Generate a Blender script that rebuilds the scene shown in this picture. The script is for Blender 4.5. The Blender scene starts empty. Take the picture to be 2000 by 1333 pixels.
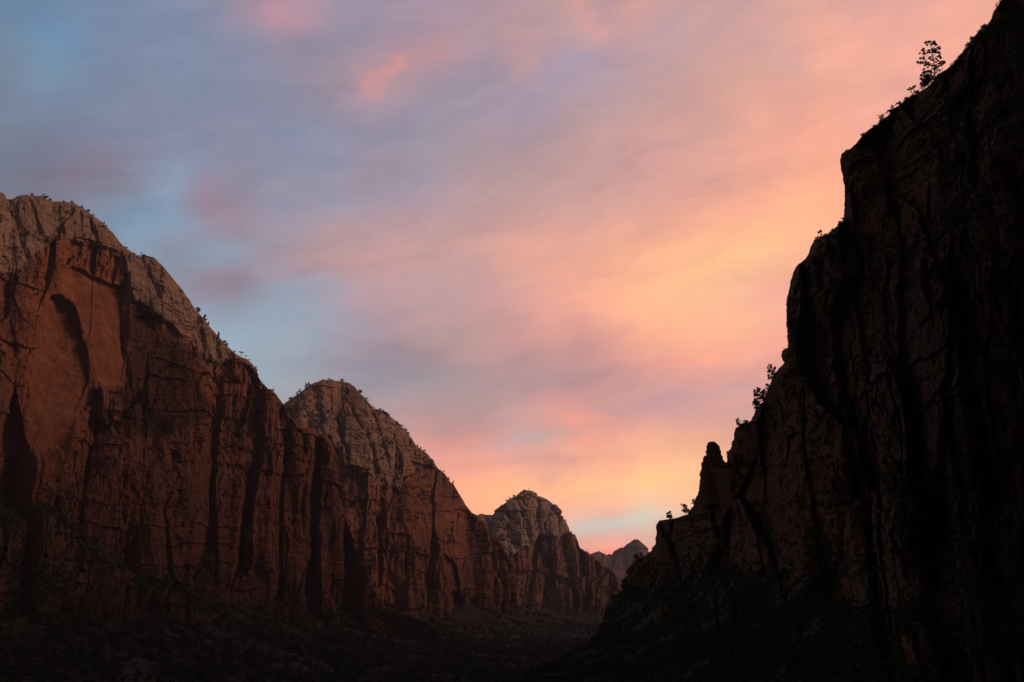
import bpy, math, random
import numpy as np
from mathutils import Vector

# ------------------------------------------------------------------ camera
F = 2144.0                      # focal length in photo pixels (photo is 2000 wide)
PITCH = math.radians(12.7)
CP, SP = math.cos(PITCH), math.sin(PITCH)
sc = bpy.context.scene
COL = sc.collection
cam_d = bpy.data.cameras.new('camera')
cam = bpy.data.objects.new('camera', cam_d)
COL.objects.link(cam)
cam_d.sensor_width = 36.0
cam_d.lens = 36.0 * F / 2000.0
cam_d.clip_start = 1.0
cam_d.clip_end = 60000.0
cam.location = (0, 0, 0)
cam.rotation_euler = (math.radians(90) + PITCH, 0, 0)
sc.camera = cam

def lin(c):
    c = np.asarray(c, float) / 255.0
    return np.where(c <= 0.04045, c / 12.92, ((c + 0.055) / 1.055) ** 2.4)

# ------------------------------------------------------------------ exposure
sc.view_settings.view_transform = 'Standard'
sc.view_settings.look = 'None'
sc.view_settings.exposure = 0.0
sc.view_settings.gamma = 1.0
sc.view_settings.use_curve_mapping = False
sc.cycles.max_bounces = 5
sc.cycles.diffuse_bounces = 3
sc.cycles.volume_bounces = 0

# ------------------------------------------------------------------ sun (the afterglow west of the canyon)
SUN_AZ = math.radians(97)       # clockwise from the view direction (+Y): from the right
SUN_EL = math.radians(24)
sun_d = bpy.data.lights.new('sun', 'SUN')
sun_d.energy = 1.9
sun_d.angle = math.radians(24)
sun_d.color = (1.0, 0.56, 0.36)
sun = bpy.data.objects.new('sun', sun_d)
COL.objects.link(sun)
sdir = Vector((math.sin(SUN_AZ) * math.cos(SUN_EL), math.cos(SUN_AZ) * math.cos(SUN_EL), math.sin(SUN_EL)))
sun.rotation_euler = sdir.to_track_quat('Z', 'Y').to_euler()
sun.location = (400, -200, 900)

# ------------------------------------------------------------------ sky: colour of the dusk clouds by direction
SKY = """0,0,112,136,160 100,60,108,140,172 100,120,112,144,172 0,120,112,128,150 200,50,118,136,165 350,30,124,138,166 450,40,136,138,160
50,200,118,134,160 150,180,118,134,158 250,150,124,134,158 350,150,126,140,166 450,150,132,136,160 50,260,116,128,146 200,240,122,136,162
300,270,128,132,156 400,220,130,134,158 400,180,130,140,165 50,330,116,118,136 150,310,122,120,142 220,340,126,120,136 300,320,130,142,166
370,330,136,150,176 280,360,128,126,144 450,340,140,134,154 330,380,134,155,180 130,370,122,118,134 400,370,144,132,148
530,20,172,142,160 570,50,172,144,158 600,20,162,144,165 700,40,148,142,162 500,100,136,140,165 600,100,144,140,158 550,130,140,140,160
640,60,150,142,160 700,100,158,144,162 770,120,194,148,150 740,155,192,150,155 720,185,176,148,158 780,140,188,148,152 800,80,160,142,162
830,100,180,145,155 850,100,188,148,152 890,80,182,148,158 950,110,160,146,162 830,150,164,146,160 900,60,172,148,160 990,50,186,150,156
1000,90,190,150,150 880,180,158,148,166 600,180,152,140,158 650,190,160,142,155 520,240,134,140,162 620,240,140,144,166 750,230,148,146,168
850,230,154,146,164 950,230,166,148,162 550,290,138,144,168 650,290,142,146,168 760,300,152,142,158 900,300,164,146,152 980,320,176,148,154
540,330,142,140,158 640,340,150,146,166 720,350,160,140,150 850,340,162,150,164 550,380,144,148,170 630,385,158,144,160 680,390,152,152,176
780,370,158,146,164 880,390,178,152,160 980,380,190,154,156 1030,20,176,148,160 1100,10,190,154,152 1150,20,208,156,152 1190,15,180,150,160
1240,10,212,160,152 1300,15,202,158,156 1420,20,194,158,160 1480,20,210,162,156 1050,80,184,152,158 1120,85,174,152,168 1170,50,206,158,155
1270,60,206,158,156 1220,100,188,156,166 1300,65,186,156,168 1400,80,210,162,154 1480,100,208,162,156 1020,120,186,150,155 1060,130,170,150,166
1130,130,174,154,168 1210,120,182,156,166 1320,130,196,158,158 1010,200,166,150,168 1100,190,176,154,166 1200,190,182,156,164 1260,170,196,158,156
1300,190,204,160,154 1400,170,214,162,154 1460,160,222,166,150 1500,150,226,168,148 1050,230,166,150,166 1130,250,190,154,154 1250,250,200,156,152
1350,240,214,162,154 1450,250,228,168,150 1500,240,232,170,150 1050,300,180,150,156 1150,320,196,154,152 1300,310,210,158,152 1400,330,222,164,150
1480,320,238,168,146 1000,380,190,156,154 1100,390,204,158,154 1250,390,214,162,156 1400,390,228,168,150 1500,380,240,170,148 1530,30,218,166,158
1600,30,232,170,152 1660,15,222,166,158 1750,20,226,166,158 1850,20,238,170,152 1520,80,214,166,160 1600,60,236,170,150 1700,80,236,170,152
1780,120,234,168,154 1850,70,242,174,152 1530,130,212,164,160 1620,130,240,174,152 1550,170,230,168,152 1700,150,240,172,152 1520,200,232,166,152
1600,190,240,170,150 1640,210,250,176,148 1690,220,232,168,156 1560,240,238,168,150 1600,300,250,172,146 1520,290,236,166,150 1570,380,254,180,140
1520,380,248,174,146 320,370,132,154,180 380,410,150,128,146 420,420,156,130,142 430,370,146,136,154 280,430,130,156,178 340,430,134,158,182
240,450,130,156,180 380,450,138,156,178 330,490,132,138,154 450,455,150,134,150 500,400,146,146,166 620,380,154,144,160 680,400,154,152,172
420,500,136,154,174 460,495,140,152,172 350,520,138,146,164 540,490,152,142,156 600,480,164,146,156 660,460,182,148,150 695,510,196,156,152
400,540,142,130,146 450,560,140,122,138 520,520,156,142,152 580,530,164,144,152 650,530,182,150,152 500,560,144,150,168 560,555,150,160,178
620,560,156,158,176 680,560,176,156,166 400,580,142,128,142 480,585,142,136,152 400,605,146,164,182 450,620,148,168,184 520,600,148,162,178
600,620,152,162,178 680,620,164,158,172 450,680,148,168,182 550,660,150,162,178 650,660,158,156,170 500,720,150,164,178 600,720,154,158,170
530,760,152,162,172 650,430,154,154,174 750,430,170,150,162 850,440,184,152,158 950,430,192,154,154 1050,440,208,160,154 700,470,182,150,156
780,480,200,154,152 900,480,206,158,152 1000,480,222,164,148 1080,480,234,168,148 700,520,190,150,150 800,520,198,154,152 860,540,194,158,160
950,530,206,160,156 1050,510,230,166,148 1090,550,242,172,150 700,570,186,158,164 760,570,192,156,164 850,580,190,156,160 950,590,200,156,156
1030,580,222,164,154 1090,620,226,162,148 650,620,156,156,172 700,630,166,148,158 800,620,182,150,156 900,640,184,150,152 1000,620,204,154,150
1080,650,224,158,146 620,680,152,160,172 700,670,158,150,164 750,670,166,146,154 850,660,184,150,150 930,680,192,150,146 1000,680,192,146,146
1090,690,206,152,146 650,710,152,148,158 720,700,152,142,152 800,700,158,142,150 900,710,168,144,148 1000,710,180,144,146 1080,720,180,146,146
700,760,154,148,158 800,770,156,148,156 900,760,166,148,152 1000,750,174,146,150 1090,780,204,150,146 1120,420,206,162,154 1250,420,222,166,150
1350,420,238,168,146 1450,420,254,174,142 1550,420,255,184,140 1120,480,226,166,152 1250,470,242,172,148 1350,470,252,180,144 1450,480,255,194,144
1500,490,255,198,146 1540,480,252,184,148 1120,540,240,170,148 1200,520,252,178,146 1300,540,255,188,144 1400,530,255,196,144 1500,530,252,180,148
1120,590,240,168,150 1200,580,252,180,146 1300,590,252,192,148 1400,580,250,188,150 1460,570,242,178,154 1530,590,240,172,156 1150,640,226,158,146
1250,620,255,182,144 1350,640,255,184,144 1450,640,255,184,146 1520,640,250,174,150 1120,680,200,150,146 1200,680,222,158,146 1300,690,250,170,144
1400,690,246,170,146 1500,690,240,164,148 1120,740,180,142,142 1200,730,218,156,146 1300,740,222,158,148 1400,740,228,162,148 1480,740,216,162,156
1120,790,212,154,146 1200,780,196,150,150 1300,780,190,152,156 1400,780,204,158,156 1470,780,208,156,154 850,790,160,140,146 950,800,180,146,146
1030,780,200,150,144 1100,820,232,156,140 1130,830,236,158,140 1180,800,208,154,146 1250,790,204,152,148 1350,790,200,156,154 850,850,214,152,142
930,840,196,150,148 1050,850,200,166,158 1000,870,208,164,158 1200,830,226,158,142 1300,820,212,156,150 1370,840,240,166,144 900,890,220,154,144
960,880,222,156,146 1050,900,210,154,146 1130,880,240,166,142 1250,860,250,176,148 1350,870,254,184,146 900,930,248,166,140 1000,920,246,170,142
1100,925,228,162,146 1200,920,240,170,144 1300,910,252,184,142 1350,900,255,194,138 950,960,255,176,134 1050,950,255,188,140 1150,955,255,194,140
1250,945,255,202,138 1340,950,255,196,146 930,990,255,176,132 1100,985,252,176,144 1200,985,250,184,148 1300,975,250,186,148 1120,1000,246,168,142
1200,1000,240,170,148 1290,990,226,190,166 1120,1020,212,194,180 1200,1015,208,196,182 1280,1010,210,198,180 1150,1040,208,192,178 1250,1030,214,198,180
1140,1055,224,174,158 1200,1050,234,176,158 1270,1045,226,180,162 1170,1070,242,156,136 1250,1065,236,158,144 1200,1082,248,150,124
1100,1150,200,120,110 1300,1150,200,120,110 700,900,200,150,150 500,900,170,150,155 200,700,130,140,160 0,700,120,130,150 1700,500,250,175,145 1900,400,245,170,145
1700,800,220,160,150 2000,100,240,170,150"""
SK = np.array([[float(v) for v in t.split(',')] for t in SKY.split()])

def rbf(xy, v, reg=0.0, xs=1.0, ys=1.0):
    """smooth interpolation through scattered control values"""
    S = np.array([xs, ys]); P0 = np.asarray(xy, float) * S
    v = np.asarray(v, float); v = v[:, None] if v.ndim == 1 else v
    n = len(P0)
    d = np.sqrt(((P0[:, None] - P0[None]) ** 2).sum(-1))
    A = np.zeros((n + 3, n + 3)); A[:n, :n] = d - reg * np.eye(n)
    A[:n, n] = 1; A[:n, n + 1:] = P0; A[n, :n] = 1; A[n + 1:, :n] = P0.T
    w = np.linalg.solve(A, np.vstack([v, np.zeros((3, v.shape[1]))]))
    def f(x, y):
        sh = np.shape(x); Q = np.stack([np.ravel(x), np.ravel(y)], 1) * S
        out = np.zeros((len(Q), v.shape[1]))
        for i in range(n):
            out += np.sqrt(((Q - P0[i]) ** 2).sum(1))[:, None] * w[i]
        out += w[n] + Q @ w[n + 1:]
        return out.reshape(sh + (v.shape[1],)) if v.shape[1] > 1 else out.reshape(sh)
    return f

def ray(px, py, Y):
    """world point seen at photo pixel (px,py) whose distance along +Y is Y"""
    x = (px - 1000.0) / F; v = (666.5 - py) / F
    dy = CP - v * SP; dz = SP + v * CP
    return np.stack([x * Y / dy, Y + 0 * x, dz * Y / dy], -1)

world = bpy.data.worlds.new('World')
sc.world = world
world.use_nodes = True
nt = world.node_tree
nt.nodes.clear()

class NB:
    """tiny node builder"""
    def __init__(s, nt): s.nt = nt
    def n(s, t, **k):
        o = s.nt.nodes.new(t)
        for a, b in k.items(): setattr(o, a, b)
        return o
    def L(s, a, b): s.nt.links.new(a, b)
    def put(s, sock, v):
        if hasattr(v, 'is_linked') or isinstance(v, bpy.types.NodeSocket): s.L(v, sock)
        else: sock.default_value = v
    def m(s, op, a, b=0.0, c=None, clamp=False):
        o = s.n('ShaderNodeMath', operation=op, use_clamp=clamp)
        s.put(o.inputs[0], a); s.put(o.inputs[1], b)
        if c is not None: s.put(o.inputs[2], c)
        return o.outputs[0]
    def vm(s, op, a, b=(0, 0, 0)):
        o = s.n('ShaderNodeVectorMath', operation=op)
        s.put(o.inputs[0], a); s.put(o.inputs[1], b)
        return o.outputs[0]
    def mix(s, f, a, b, blend='MIX'):
        o = s.n('ShaderNodeMix', data_type='RGBA', blend_type=blend)
        s.put(o.inputs[0], f)
        for i, v in ((6, a), (7, b)):
            if isinstance(v, (tuple, list)) and len(v) == 3: v = (*v, 1)
            s.put(o.inputs[i], v)
        return o.outputs[2]
    def noise(s, vec, scale, detail=4, rough=0.55, dist=0.0, color=False, typ='FBM'):
        o = s.n('ShaderNodeTexNoise'); o.noise_type = typ
        s.put(o.inputs['Vector'], vec); o.inputs['Scale'].default_value = scale
        o.inputs['Detail'].default_value = detail; o.inputs['Roughness'].default_value = rough
        o.inputs['Distortion'].default_value = dist
        return o.outputs['Color' if color else 'Fac']
    def mapr(s, v, a, b, c=0.0, d=1.0, smooth=False):
        o = s.n('ShaderNodeMapRange'); o.clamp = True
        if smooth: o.interpolation_type = 'SMOOTHSTEP'
        s.put(o.inputs['Value'], v)
        for k, x in zip(('From Min', 'From Max', 'To Min', 'To Max'), (a, b, c, d)): o.inputs[k].default_value = x
        return o.outputs['Result']

w = NB(nt)
tc = w.n('ShaderNodeTexCoord').outputs['Generated']
sx = w.n('ShaderNodeSeparateXYZ'); w.L(tc, sx.inputs[0])
DX, DY, DZ = sx.outputs
az = w.m('MULTIPLY', w.m('ARCTAN2', DX, DY), 180 / math.pi)
el = w.m('MULTIPLY', w.m('ARCSINE', DZ), 180 / math.pi)
# streaky coordinates: clouds are stretched along the wind, so squash the vertical
st = w.vm('MULTIPLY', tc, (1.0, 1.0, 2.6))
wn = w.noise(st, 5.0, 5, 0.6, color=True)
wf = w.vm('SUBTRACT', wn, (0.5, 0.5, 0.5))
sw = w.n('ShaderNodeSeparateXYZ'); w.L(wf, sw.inputs[0])
wn2 = w.vm('SUBTRACT', w.noise(st, 22.0, 5, 0.65, color=True), (0.5, 0.5, 0.5))
sw2 = w.n('ShaderNodeSeparateXYZ'); w.L(wn2, sw2.inputs[0])
azw = w.m('ADD', az, w.m('ADD', w.m('MULTIPLY', sw.outputs[0], 2.0), w.m('MULTIPLY', sw2.outputs[0], 2.0)))
elw = w.m('ADD', el, w.m('MULTIPLY', w.m('ADD', w.m('MULTIPLY', sw.outputs[1], 1.5), w.m('MULTIPLY', sw2.outputs[1], 1.3)), w.mapr(el, 2, 12, 0.15, 1.0)))
NCOL = 34
HAZE_D, HAZE_Y, HAZE_Z = 2.8e-5, 11500.0, 950.0
AZ = np.linspace(-28, 27, NCOL)
ELR = np.concatenate([np.linspace(0.4, 5.2, 11), np.linspace(6.3, 31, 20)])
fsky = rbf(SK[:, :2], lin(SK[:, 2:]), reg=1.0)
def pix(azd, eld):
    a, e = np.radians(azd), np.radians(eld)
    X, Y, Z = np.sin(a) * np.cos(e), np.cos(a) * np.cos(e), np.sin(e)
    d = Y * CP + Z * SP; u = -Y * SP + Z * CP
    return 1000 + F * X / d, 666.5 - F * u / d
cur = None
tfac = w.m('DIVIDE', elw, 32.0, clamp=True)
for k in range(NCOL):
    qx, qy = pix(np.full(len(ELR), AZ[k]), ELR)
    c = np.clip(fsky(np.clip(qx, -30, 2030), np.clip(qy, -20, 1150)), 0.01, 1.0)
    path = np.minimum(HAZE_Y / np.cos(np.radians(AZ[k])), HAZE_Z / np.sin(np.radians(np.maximum(ELR, 0.3))))
    c = c * np.exp(HAZE_D * path)[:, None]           # light the haze takes out on its way
    r = w.n('ShaderNodeValToRGB'); cr = r.color_ramp; cr.interpolation = 'LINEAR'
    w.L(tfac, r.inputs[0])
    while len(cr.elements) > 1: cr.elements.remove(cr.elements[-1])
    cr.elements[0].position = ELR[0] / 32.0; cr.elements[0].color = (*c[0], 1)
    for j in range(1, len(ELR)):
        e = cr.elements.new(ELR[j] / 32.0); e.color = (*c[j], 1)
    if cur is None: cur = r.outputs[0]
    else: cur = w.mix(w.mapr(azw, AZ[k - 1], AZ[k]), cur, r.outputs[0])
# single clouds, streaks and clear slits: (px, py of the direction, half sizes, tilt, colour gain)
def direction(px, py):
    p = ray(np.array(float(px)), np.array(float(py)), 1.0)
    return math.degrees(math.atan2(p[0], p[1])), math.degrees(math.atan2(p[2], math.hypot(p[0], p[1])))
for cx, cy, rx, ry, tl, g in (
    (745, 150, 52, 17, 40, (1.42, 1.06, 0.94)), (775, 130, 22, 14, 60, (1.2, 1.03, 0.96)), (560, 25, 75, 34, 4, (1.36, 1.02, 0.95)), (850, 92, 70, 24, 20, (1.22, 1.0, 0.95)), (690, 195, 60, 10, 22, (1.12, 1.0, 0.97)),
    (1035, 118, 60, 9, 36, (1.16, 1.0, 0.93)), (1150, 40, 60, 11, -42, (1.18, 1.04, 0.95)), (1260, 40, 40, 12, -35, (1.12, 1.02, 0.97)), (1125, 125, 70, 16, 12, (0.90, 0.98, 1.08)),
    (330, 384, 60, 15, 14, (0.88, 1.14, 1.16)), (375, 325, 40, 11, 20, (0.94, 1.12, 1.12)), (250, 435, 60, 22, -20, (0.90, 1.12, 1.14)), (425, 420, 40, 26, -5, (1.16, 0.92, 0.94)),
    (430, 560, 85, 26, 6, (1.02, 0.82, 0.84)), (400, 590, 70, 12, 4, (1.0, 0.86, 0.88)), (445, 492, 80, 7, 12, (0.92, 1.12, 1.12)), (560, 530, 120, 16, 8, (1.12, 0.92, 0.92)), (600, 562, 110, 10, 2, (0.88, 1.06, 1.12)),
    (120, 345, 120, 16, 10, (1.0, 0.88, 0.90)), (230, 320, 90, 12, 24, (1.06, 0.92, 0.94)), (60, 240, 120, 10, 15, (1.0, 0.94, 0.96)), (130, 80, 90, 22, -20, (0.92, 1.04, 1.08)),
    (440, 615, 90, 12, 0, (0.93, 1.08, 1.08)), (780, 690, 170, 14, -12, (1.02, 0.90, 0.92)), (730, 715, 120, 12, 0, (0.92, 0.9, 0.98)), (1120, 740, 160, 16, 6, (0.84, 0.90, 1.0)), (1320, 776, 150, 14, 8, (0.84, 0.98, 1.12)),
    (1430, 590, 160, 16, 14, (1.0, 0.98, 1.0)), (1500, 570, 70, 13, 10, (0.94, 0.92, 1.06)), (1250, 585, 150, 26, 8, (1.03, 1.08, 0.98)), (1350, 700, 130, 9, 8, (1.05, 0.93, 0.92)),
    (1120, 822, 90, 10, 4, (1.14, 1.0, 0.90)), (1060, 856, 110, 11, 10, (0.84, 1.06, 1.16)), (1050, 900, 140, 8, 3, (0.92, 0.90, 0.98)), (900, 860, 80, 9, 10, (1.1, 0.98, 0.92)), (1290, 820, 150, 10, 9, (0.95, 0.92, 1.0)),
    (1000, 950, 150, 14, 0, (1.04, 1.06, 0.90)), (1230, 943, 150, 13, 6, (1.04, 1.10, 0.94)), (1380, 900, 120, 16, 10, (1.02, 1.05, 0.93)), (1200, 985, 130, 7, 10, (1.0, 0.88, 0.98)), (1215, 1018, 140, 13, 8, (0.90, 1.14, 1.20)),
    (1190, 1052, 120, 6, 4, (1.06, 0.92, 0.92)), (1190, 1078, 100, 8, 0, (1.06, 0.88, 0.82))):
    if abs(math.log(g[0])) + abs(math.log(g[1])) + abs(math.log(g[2])) < 0.17: continue
    g = tuple(x ** (0.6 if cy < 200 else 0.3 if cx < 480 else 0.5) for x in g)
    a0, e0 = direction(cx, cy); c_, s_ = math.cos(math.radians(tl)), math.sin(math.radians(tl))
    k_ = 180 / math.pi / F
    du, dv = w.m('SUBTRACT', azw, a0), w.m('SUBTRACT', elw, e0)
    uu = w.m('MULTIPLY', w.m('ADD', w.m('MULTIPLY', du, c_), w.m('MULTIPLY', dv, s_)), 1 / (rx * k_))
    vv = w.m('MULTIPLY', w.m('SUBTRACT', w.m('MULTIPLY', dv, c_), w.m('MULTIPLY', du, s_)), 1 / (ry * k_))
    q = w.m('MINIMUM', w.m('ADD', w.m('MULTIPLY', uu, uu), w.m('MULTIPLY', vv, vv)), 9.0)
    f = w.m('EXPONENT', w.m('MULTIPLY', w.m('POWER', q, 1.7), -0.8))
    cur = w.mix(f, cur, w.mix(1.0, cur, g, 'MULTIPLY'))
# wisps
cxy = w.n('ShaderNodeCombineXYZ')
w.put(cxy.inputs[0], w.m('MULTIPLY', w.m('ADD', azw, w.m('MULTIPLY', el, 0.3)), 1 / 57.3))
w.put(cxy.inputs[1], w.m('MULTIPLY', w.m('SUBTRACT', elw, w.m('MULTIPLY', az, 0.20)), 3.4 / 57.3))
tilt = cxy.outputs[0]
n1 = w.noise(tilt, 11.0, 8, 0.62, 0.4)
n2 = w.noise(tilt, 3.5, 7, 0.6, 0.8)
wis = w.m('ADD', w.m('MULTIPLY', w.m('SUBTRACT', n1, 0.5), 0.36), w.m('MULTIPLY', w.m('SUBTRACT', n2, 0.5), 0.24))
clouds = w.mix(1.0, cur, w.n('ShaderNodeCombineXYZ').outputs[0], 'MULTIPLY')
cmb = clouds.node.inputs[7].links[0].from_node
for i, g in enumerate((1.3, 0.9, 0.6)):
    w.put(cmb.inputs[i], w.m('ADD', 1.0, w.m('MULTIPLY', wis, g)))
# the rest of the dusk sky: low-sun sky texture
ns = w.n('ShaderNodeTexSky', sky_type='NISHITA')
ns.sun_disc = False
ns.sun_elevation = math.radians(2.0)
ns.sun_rotation = SUN_AZ
rest = w.mix(1.0, ns.outputs[0], (0.18, 0.14, 0.155), 'MULTIPLY')
# weight of the cloud deck: ahead of the camera, fading to the dim eastern and overhead sky
fa = w.mapr(w.m('ABSOLUTE', azw), 28, 48, 1, 0, True)
fe = w.mapr(elw, 32, 55, 1, 0, True)
wt = w.m('MULTIPLY', fa, fe)
final = w.mix(wt, rest, clouds)
bg = w.n('ShaderNodeBackground'); w.L(final, bg.inputs[0]); bg.inputs[1].default_value = 1.0
wo = w.n('ShaderNodeOutputWorld'); w.L(bg.outputs[0], wo.inputs[0])

# ------------------------------------------------------------------ numpy noise
def _h(ix, iy, iz, seed):
    h = (ix.astype(np.int64) * 374761393 + iy.astype(np.int64) * 668265263 + iz.astype(np.int64) * 2147483647 + seed * 1274126177) & 0xffffffff
    h = ((h ^ (h >> 13)) * 1274126177) & 0xffffffff
    h = ((h ^ (h >> 16)) * 2246822519) & 0xffffffff
    h = h ^ (h >> 15)
    return (h & 0xffffff) / float(0xffffff)
def vnoise(x, y, z=None, seed=0):
    x = np.asarray(x, float); y = np.asarray(y, float) + 0 * x
    if z is None:
        ix, iy = np.floor(x), np.floor(y); fx, fy = x - ix, y - iy
        fx, fy = fx * fx * (3 - 2 * fx), fy * fy * (3 - 2 * fy); z0 = np.zeros(1)
        a0 = _h(ix, iy, z0, seed); a1 = _h(ix + 1, iy, z0, seed); b0 = _h(ix, iy + 1, z0, seed); b1 = _h(ix + 1, iy + 1, z0, seed)
        a0 = a0 + (a1 - a0) * fx; b0 = b0 + (b1 - b0) * fx
        return (a0 + (b0 - a0) * fy) * 2 - 1
    z = z + 0 * x
    ix, iy, iz = np.floor(x), np.floor(y), np.floor(z)
    fx, fy, fz = x - ix, y - iy, z - iz
    fx, fy, fz = (t * t * (3 - 2 * t) for t in (fx, fy, fz))
    r = 0
    for a in (0, 1):
        wx = fx if a else 1 - fx
        for b in (0, 1):
            wy = fy if b else 1 - fy
            for c in (0, 1):
                wz = fz if c else 1 - fz
                r = r + wx * wy * wz * _h(ix + a, iy + b, iz + c, seed)
    return r * 2 - 1
def fbm(x, y, z=None, oct=5, seed=0, gain=0.5, lac=2.03):
    r = 0; a = 1; t = 0
    for i in range(oct):
        r = r + a * vnoise(x * lac ** i, y * lac ** i, None if z is None else z * lac ** i, seed + 17 * i)
        t += a; a *= gain
    return r / t
PROW = [1.0]
def voro(x, y, seed=0):
    """2D cells: F1, F2, random value of the cell, tilt inside the cell"""
    ix, iy = np.floor(x), np.floor(y)
    f1 = np.full(np.shape(x), 9.0); f2 = f1.copy(); val = np.zeros(np.shape(x)); til = val.copy()
    z0 = np.zeros(1)
    for a in (-1, 0, 1):
        for b in (-1, 0, 1):
            cx, cy = ix + a, iy + b
            px = cx + 0.1 + 0.8 * _h(cx, cy, z0, seed); py = cy + 0.1 + 0.8 * _h(cx, cy, z0 + 1, seed)
            d = (x - px) ** 2; e = (y - py) ** 2; d = np.sqrt(np.sqrt(d * d + e * e))
            v = _h(cx, cy, z0 + 2, seed); tt = 2 * (_h(cx, cy, z0 + 3, seed) - 0.5) * (x - px) + (_h(cx, cy, z0 + 4, seed) - 0.35) * (y - py) - PROW[0] * np.abs(x - px + 0.3 * _h(cx, cy, z0 + 5, seed) - 0.15)
            m = d < f1
            f2 = np.where(m, f1, np.minimum(f2, d))
            val = np.where(m, v, val); til = np.where(m, tt, til)
            f1 = np.where(m, d, f1)
    return f1, f2, val, til
def sstep(a, b, x):
    t = np.clip((x - a) / (b - a), 0, 1); return t * t * (3 - 2 * t)
def seg_dist(px, py, poly):
    d = np.full(np.shape(px), 1e9)
    for (x0, y0), (x1, y1) in zip(poly[:-1], poly[1:]):
        vx, vy = x1 - x0, y1 - y0
        t = np.clip(((px - x0) * vx + (py - y0) * vy) / (vx * vx + vy * vy + 1e-9), 0, 1)
        d = np.minimum(d, np.hypot(px - x0 - t * vx, py - y0 - t * vy))
    return d
def poly_sd(px, py, poly):
    """signed distance, positive inside"""
    d = seg_dist(px, py, poly + poly[:1]); inside = np.zeros(np.shape(px), bool)
    n = len(poly)
    for i in range(n):
        x0, y0 = poly[i]; x1, y1 = poly[(i + 1) % n]
        c = ((y0 > py) != (y1 > py)) & (px < (x1 - x0) * (py - y0) / (y1 - y0 + 1e-12) + x0)
        inside ^= c
    return np.where(inside, d, -d)

def mesh_from(name, co, quads, mat=None, attrs=None, tris=None, smooth=False):
    me = bpy.data.meshes.new(name)
    co = np.ascontiguousarray(co.reshape(-1, 3), np.float32)
    me.vertices.add(len(co)); me.vertices.foreach_set('co', co.ravel())
    k = quads.shape[1]
    me.loops.add(quads.size); me.loops.foreach_set('vertex_index', np.ascontiguousarray(quads.ravel(), np.int32))
    me.polygons.add(len(quads)); me.polygons.foreach_set('loop_start', np.arange(0, quads.size, k, dtype=np.int32))
    if attrs:
        for a, v in attrs.items():
            at = me.attributes.new(a, 'FLOAT', 'POINT'); at.data.foreach_set('value', np.ascontiguousarray(v.ravel(), np.float32))
    me.update(calc_edges=True)
    me.polygons.foreach_set('use_smooth', np.full(len(quads), smooth))
    if mat: me.materials.append(mat)
    return me
def grid_quads(nr, nc):
    i = np.arange(nr * nc).reshape(nr, nc)
    return np.stack([i[:-1, :-1], i[:-1, 1:], i[1:, 1:], i[1:, :-1]], -1).reshape(-1, 4)
def link(name, me, parent=None, **props):
    o = bpy.data.objects.new(name, me); COL.objects.link(o)
    if parent: o.parent = parent
    for k, v in props.items(): o[k] = v
    return o

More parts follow.
